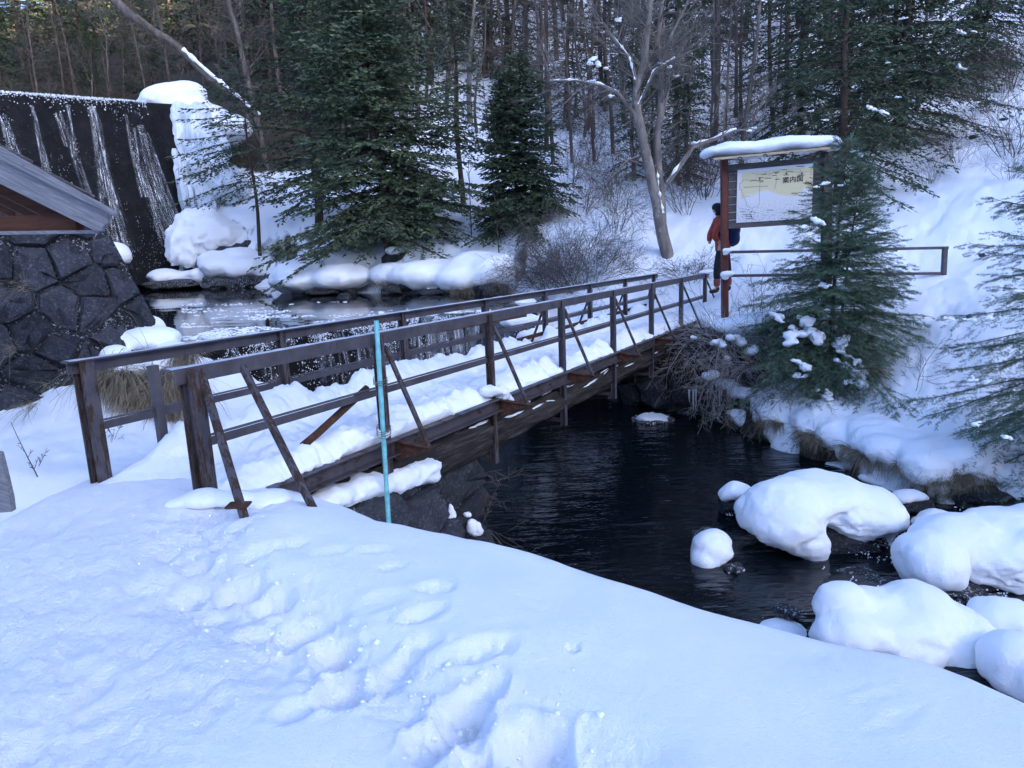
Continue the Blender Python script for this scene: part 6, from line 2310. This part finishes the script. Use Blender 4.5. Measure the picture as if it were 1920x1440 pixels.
strip(9, -60, 520, 45, 52, [4, 3, 0, 4, 3], .6, .95, LB('in the row next to the dam crest'))
strip(16, -60, 420, 41, 50, [3, 4, 3, 4], .3, .6, LB('young and low in the undergrowth beside the dam crest'))
strip(5, 40, 330, 46, 54, [2, 0], .3, .5, LB('small, half hidden among the bare trees above the dam crest'))
strip(10, -80, 540, 54, 64, [0, 2, 1, 3], .8, 1.1, LB('in the second row above the dam'))
strip(12, -120, 560, 66, 84, [0, 1, 2, 2, 0], 1.0, 1.35, LB('in the third row up the slope above the dam'))
strip(14, -200, 560, 88, 112, [0, 1, 2], 1.1, 1.5, LB('on the far ridge above the dam, touched by sun'))
strip(5, 500, 760, 37, 44, [0, 1, 3], .8, 1.1, LB('closest behind the big spruce'))
strip(9, 480, 900, 46, 56, [0, 1, 3, 3], .9, 1.2, LB('deeper behind the big spruce'))
strip(10, 760, 1180, 42, 52, [3, 1, 3, 0], .8, 1.15, LB('in the middle wood behind the compact fir'))
strip(9, 850, 1330, 54, 66, [0, 1, 3], 1.0, 1.3, LB('deep in the middle wood at the top edge'))
strip(10, 560, 1400, 68, 90, [0, 1, 2], 1.1, 1.4, LB('in the darkest back of the wood at the top'))
strip(7, 1040, 1420, 31, 40, [1, 0, 3, 1], .55, .95, LB('at the wood edge behind the twisted grey tree'))
strip(10, 1330, 1760, 34, 46, [0, 1, 1, 3], .8, 1.15, LB('on the slope above the notice board'))
strip(7, 1500, 2000, 48, 62, [0, 1, 3], 1.0, 1.3, LB('at the top of the slope in the upper right'))
strip(4, 1150, 1320, 24, 29, [1, 0], .28, .45, LB('knee high to the others, behind the twisted grey tree'))
strip(12, 640, 1180, 30, 40, [3, 3, 4], .6, 1.0, LB('thin and grey before the dark wood, left of the twisted grey tree'))
strip(16, 1230, 1760, 26, 44, [3, 4, 3, 4, 3], .5, .95, LB('bare and brown on the slope behind the notice board'))
strip(10, 700, 1240, 44, 58, [3, 4], .9, 1.2, LB('among the dark trunks at the top of the middle wood'))
strip(5, 420, 640, 38, 44, [3, 4, 3], .7, 1.0, LB('between the slanting trunk and the big spruce'))
strip(7, 960, 1280, 34, 42, [4, 4, 3], .6, .9, LB('among the trunks left of the twisted grey tree'))

# --- bushes
tree('hemlock', 'hemlock boughs reaching left in front of the ice by the dam', dict(seed=23, H=8.0, R=3.3, c0=.40, shape=.5, whorl=.34, nb=6, d2=.13, d3=.08, l3=.14, droop=.45, lift=.2, gap=.2, wid=.18, upb=.5, az=(math.pi, 1.5), trunk_r=.08), on_ground(475, 345, 29.5, .2), 'needle')
_b = shrub('shrub', 'leafless twiggy bush in the undergrowth of the wood', 70, 14, 2.3, .5, on_ground(1290, 360, 21.5, .05), 'twig', dict(BUSH, n=[9, 6]), r=.011, arch=.15, group='bare bushes in the wood')
_b['label'] = 'leafless twiggy bush close behind the twisted grey tree'
for k_, (x, y, d, s_, lab) in enumerate([(1330, 300, 25, 1.1, 'bare bush on the snow left of the notice board roof'), (1420, 280, 26, 1.0, 'bare bush rising just behind the notice board roof'), (1470, 240, 29, 1.1, 'bare bush on the slope above the middle of the notice board'), (1380, 240, 30, 1.2, 'bare bush deeper in the wood above the left post of the board'), (1260, 300, 25, .9, 'small bare bush right of the twin trunks of the grey tree'),
                                         (1160, 330, 24, 1.0, 'bare bush left of the twisted grey tree at trunk height'), (1200, 250, 30, 1.2, 'tall bare bush showing behind the fork of the grey tree'), (1100, 300, 30, 1.1, 'bare bush in the snow gap between compact fir and grey tree'), (1060, 330, 27, 1.0, 'bare bush touching the right side of the compact fir'), (1700, 180, 29, 1.1, 'bare bush under the largest hemlock of the slope'),
                                         (1870, 170, 25, 1.1, 'bare bush on the snow slope near the right edge, lower one'), (1900, 120, 29, 1.3, 'bare bush on the snow slope near the right edge, upper one'), (1150, 400, 21, .8, 'low bare bush between the pale thicket and the grey tree'), (1080, 400, 22.5, .9, 'low bare bush just above the pale thicket'), (790, 330, 30, .8, 'bare bush glimpsed between the spruce and the slim fir'), (1800, 290, 20.5, .55, 'small bare scrub on the open slope above the handrail end'), (1745, 330, 19.5, .5, 'small bare scrub at the foot of the hemlock above the handrail'), (1885, 340, 17.5, .5, 'small bare scrub on the open slope at the right edge'), (1840, 190, 24, .7, 'bare scrub below the two dark stones on the upper slope')]):
    dup(_b, on_ground(x, y, d, .05), k_ * 1.3, s_, lab)
shrub('shrub', 'pale grey leafless bush thicket on the bank left of the grey tree', 51, 46, 2.3, .7, on_ground(1090, 520, 18.6, .1), 'twig_grey', dict(BUSH, n=[12, 8]), r=.010, arch=.25)
shrub('shrub', 'grey frosted bush at the edge of the dark bank gap', 52, 34, 2.0, .8, on_ground(1035, 470, 19.6, .1), 'twig_grey', dict(BUSH, n=[12, 8]), r=.009, arch=.35)
shrub('shrub', 'dense dark brush hanging over the stone bank below the bridge end', 53, 40, 1.7, .9, D(1370, 640, 13.9), 'twig_pale', dict(BUSH, n=[9, 6]), r=.010, arch=1.3)
shrub('shrub', 'tangled dark brush drooping over the water right of the stone bank', 54, 30, 1.6, .9, D(1450, 690, 13.1), 'twig_pale', dict(BUSH, n=[9, 6]), r=.010, arch=1.5)
shrub('shrub', 'thin upright bare saplings beside the bridge end below the hiker', 55, 9, 2.0, .35, on_ground(1385, 600, 14.0, .1), 'twig', dict(BUSH, n=[7, 4], wig=.07), r=.010, arch=-.1)
shrub('shrub', 'thin upright bare stems left of the young hemlock', 56, 6, 2.2, .25, on_ground(1440, 600, 13.6, .1), 'twig', dict(BUSH, n=[6, 4], wig=.07), r=.010, arch=-.1)
shrub('shrub', 'fine bare shrub on the open snow slope at the right edge', 57, 16, 2.6, .8, on_ground(1905, 235, 19.5, .1), 'twig', dict(BUSH, n=[9, 6]), r=.012, arch=.1)
shrub('shrub', 'fine reddish twigs on the snow right of the young hemlock', 58, 6, 1.0, .8, on_ground(1720, 690, 11.2, .05), 'twig', dict(BUSH, n=[8, 5]), r=.007, arch=.2)
shrub('shrub', 'small twiggy bush on the snowy bank beside the hiker', 59, 26, 1.0, .8, on_ground(1300, 440, 18.0, .05), 'twig', dict(BUSH, n=[8, 5]), r=.009, arch=.5)
shrub('shrub', 'leafless bush beside the wood edge left of the notice board', 60, 22, 2.4, .5, on_ground(1320, 330, 22.5, .05), 'twig', dict(BUSH, n=[9, 6]), r=.012, arch=.1)
shrub('shrub', 'drooping bare twigs over the snow bank below the young hemlock', 61, 14, 1.1, .8, D(1510, 735, 12.0), 'twig_grey', dict(BUSH, n=[7, 5]), r=.006, arch=1.4)
shrub('weed_stem', 'tallest bare weed stem in the snow left of the bridge', 62, 1, .75, .2, on_ground(90, 905, 6.2, .05), 'twig', dict(BUSH, n=[8, 3], wig=.05, len=[.18, .4]), r=.006, dirs=(.28, 0, 1), cat='plant')
shrub('weed_stem', 'short bare weed stem beside the tallest one left of the bridge', 63, 1, .42, .15, on_ground(66, 890, 6.4, .05), 'twig', dict(BUSH, n=[6, 3], wig=.05, len=[.18, .4]), r=.005, dirs=(.2, 0, 1), cat='plant')
shrub('weed_stem', 'few tiny weed sprigs beside the far near-end bridge post', 64, 4, .35, .5, on_ground(195, 800, 7.2, .03), 'twig', dict(BUSH, n=[4, 3], wig=.08), r=.003, cat='plant')
shrub('shrub', 'few thin bare twigs sprouting from the stone abutment over the water', 65, 7, .8, .7, D(870, 900, 7.9), 'twig', dict(BUSH, n=[4, 3]), r=.004, dirs=(.8, -.2, .2), arch=.5)
shrub('shrub', 'thin bare twigs low on the abutment corner by the water', 66, 6, .6, .6, D(905, 985, 7.7), 'twig', dict(BUSH, n=[4, 3]), r=.004, dirs=(.8, -.2, .3), arch=.5)
OBR = D(1370, 640, 13.9)
clr = thing('snow_clump', 'scattered snow clumps caught in the dark brush below the bridge end', 'snow', OBR)
for x, y, r in [(1345, 640, 9), (1352, 645, 9), (1337, 642, 6), (1375, 632, 12), (1390, 640, 14), (1405, 655, 12), (1364, 672, 8), (1330, 705, 12), (1345, 702, 10), (1352, 720, 6), (1300, 632, 5), (1440, 690, 6), (1415, 650, 7)]:
    c = D(x, y, 13.3) - OBR
    rr = r * 13.3 / FPX
    el_ = [(c + RNG.normal(0, rr * .4, 3) * np.array([1, 1, .4]), (rr * .8, rr * .8, rr * .6)) for _ in range(3)]
    ob('snow_clump', blob_mesh('snow_clump', el_, rr * .22, 3, rr * .12, 6, int(x)), M['snow'], clr)


# --- dry grass hanging from the banks
def tuft(label, loc, n, L, spread, hang, seed, width=.006, dirv=None, line=None):
    rng = np.random.default_rng(seed)
    V_, F_ = [], []
    for k in range(n):
        a = rng.uniform(0, 6.28)
        o__ = np.array([rng.normal(0, spread), rng.normal(0, spread * .5), rng.normal(0, .02)])
        if line is not None:
            o__ = o__ * .3 + np.asarray(line) * rng.uniform(-.5, .5)
        d = np.array([math.cos(a) * .5, math.sin(a) * .5, .45]) if dirv is None else np.asarray(dirv) + rng.normal(0, .3, 3)
        l_ = L * rng.uniform(.5, 1.2)
        p_ = [o__]
        m_ = 5
        for s_ in range(1, m_):
            d = nrm(d + np.array([0, 0, -hang * .55 * rng.uniform(.6, 1.4)]) + rng.normal(0, .10, 3))
            p_.append(p_[-1] + d * l_ / (m_ - 1))
        p_ = np.array(p_)
        sd = nrm(np.cross(nrm(p_[-1] - p_[0]), rng.normal(0, 1, 3)))
        w_ = width * rng.uniform(.6, 1.2)
        b0 = len(V_)
        for s_ in range(m_):
            q = w_ * (1 - .85 * s_ / (m_ - 1))
            V_ += [p_[s_] - sd * q / 2, p_[s_] + sd * q / 2]
        for s_ in range(m_ - 1):
            F_.append([b0 + 2 * s_, b0 + 2 * s_ + 1, b0 + 2 * s_ + 3, b0 + 2 * s_ + 2])
    r_ = thing('grass_tuft', label, 'grass tuft', loc)
    o__ = ob('blades', mesh_np('blades', np.array(V_), None, np.array(F_), False), M['straw'], r_)
    o__['kind'] = 'stuff'
    return r_


bd = np.array([.35, -.7, .25])
for k, (x, y, d, n, L, wd, lab) in enumerate([
    (1400, 786, 12.95, 260, .42, .75, 'straw fringe hanging from the flat snow slab by the far bank'), (1480, 815, 12.1, 260, .45, .6, 'dry grass fringe at the left nose of the snowy far bank'), (1525, 850, 11.2, 320, .42, .55, 'dry grass under the far bank snow, left of the dark gap'),
    (1570, 838, 11.1, 220, .4, .4, 'dry grass beside the dark gap in the far bank'), (1620, 868, 10.3, 260, .45, .5, 'dry grass hanging right of the dark gap in the far bank'), (1655, 890, 9.9, 260, .5, .5, 'long dry grass on the bank above the flat topped rock'),
    (1715, 908, 9.4, 300, .36, .6, 'dry grass fringe under the snow above the flat topped rock'), (1770, 922, 9.15, 420, .42, .6, 'pale icy grass curtain under the lowest tip of the bank snow'), (1830, 912, 8.9, 200, .25, .6, 'short dark tuft at the right end of the bank snow'),
    (1510, 1060, 7.6, 70, .28, .5, 'sparse grass blades under the legs of the saddle shaped pillow'), (1690, 1245, 5.7, 60, .2, .3, 'few grass blades in the hollow under the front snow pillow'),
    (215, 700, 9.0, 420, .75, .7, 'dense straw hanging below the snow ledge by the stone wall'), (305, 705, 9.0, 460, .8, .7, 'dense pale straw below the right half of the snow ledge'), (345, 660, 9.3, 200, .35, .4, 'straw tuft on the right corner of the snow ledge'), (265, 735, 8.8, 300, .6, .8, 'lower straw mat under the snow ledge behind the railing'), (300, 775, 8.6, 260, .45, .5, 'straw at the foot of the ledge touching the snow'),
    (715, 528, 22.4, 220, .7, .9, 'brown grass bank at the waterline below the big spruce'), (860, 545, 21.0, 200, .6, .8, 'brown grass tuft at the waterline near the weir'), (925, 537, 20.4, 260, .6, .8, 'rounded straw tuft beside the weir end'), (640, 528, 23.2, 160, .5, .8, 'brown grass under the snow bulge on the far shore'), (800, 520, 22, 160, .5, .8, 'mossy brown grass on the far shore rocks'),
    (1238, 682, 15.2, 260, .75, .5, 'long straw curtain hanging from the far abutment under the bridge'), (1195, 690, 15.6, 160, .6, .5, 'thin straw curtain left of the long one under the bridge'), (1280, 665, 14.6, 200, .8, .4, 'yellowish dry tuft on the abutment corner behind the brush'),
    (1600, 690, 12.0, 260, .6, .7, 'brown straw under the snowy boughs of the young hemlock'), (1690, 680, 11.9, 200, .5, .5, 'brown straw in the hollow right of the young hemlock')]):
    if 1 <= k <= 8:                                     # under the lip of the far bank's snow
        i_ = int(np.argmin(np.linalg.norm(LIP - D(x, y, d)[:2], axis=1)))
        nn_ = LIPN[i_]
        tuft(lab, (LIP[i_][0] + nn_[0] * .12, LIP[i_][1] + nn_[1] * .12, ZL + .42), n, .36, .05, .6, 300 + k, .008, (-nn_[0] * .3, -nn_[1] * .3, .1), np.array([nn_[1], -nn_[0], 0]) * wd * .85)
        continue
    ledge = 11 <= k <= 15
    tuft(lab, D(x, y, d - (.25 if ledge else 0)), n * (2 if ledge else 1), L * (1.35 if ledge else 1), .05, .8 if ledge else .55, 300 + k, .009 if d < 11 else .011, bd, np.array([.85, -.45, 0]) * wd)
for k, (x, y, d, n, L, lab) in enumerate([(25, 655, 8.4, 60, .55, 'pale wispy grass tuft on the stone wall left of the bridge'), (60, 760, 8.1, 60, .5, 'wispy grass tuft low on the stone wall near the snow'), (50, 540, 8.7, 40, .5, 'thin twiggy grass high on the stone wall'), (95, 720, 8.2, 30, .3, 'small grass sprig on the stone wall beside the low tuft')]):
    tuft(lab, D(x, y, d), n, L, .05, .35, 400 + k, .005, (.1, -.8, .3))
# icicles below the brush
icc = thing('icicle', 'small cluster of icicles hanging below the brush at the stone bank', 'icicle', D(1300, 735, 13.6))
for dx, l_ in ((0, .38), (5, .28), (-8, .2), (50, .3), (54, .18)):
    mb = MB()
    mb.tube(np.array([[dx * .0101, 0, .05], [dx * .0101, 0, -l_ * .5], [dx * .0101 + .01, 0, -l_]]), [.022, .013, .002], 6, False)
    mb.build('spike', M['ice'], icc, True)

# crumbs of trodden snow
rc = np.random.default_rng(77)
Vc, Fc, n_ = [], [], 0
for _ in range(420):
    i_ = rc.integers(len(TRACK) - 1)
    q = TRACK[i_] + (TRACK[i_ + 1] - TRACK[i_]) * rc.random() + rc.normal(0, .16, 2)
    r_ = min(.016, .003 + rc.exponential(.0035))
    V_, F_ = rock_arr((0, 0, 0), (r_, r_, r_ * .8), int(rc.integers(999)), 1 if r_ < .012 else 2, .3)
    Vc.append((q, V_))
    Fc.append(F_ + n_)
    n_ += len(V_)
zz = ground(np.array([q for q, _ in Vc]))[0]
cr = ob('snow_crumbs', mesh_np('snow_crumbs', np.vstack([V_ + np.array([q[0], q[1], z_ + .002]) for (q, V_), z_ in zip(Vc, zz)]), np.vstack(Fc)), M['snow_lump'])
tag(cr, 'loose crumbs of snow scattered along the trodden track in front', 'snow', None, 'stuff')
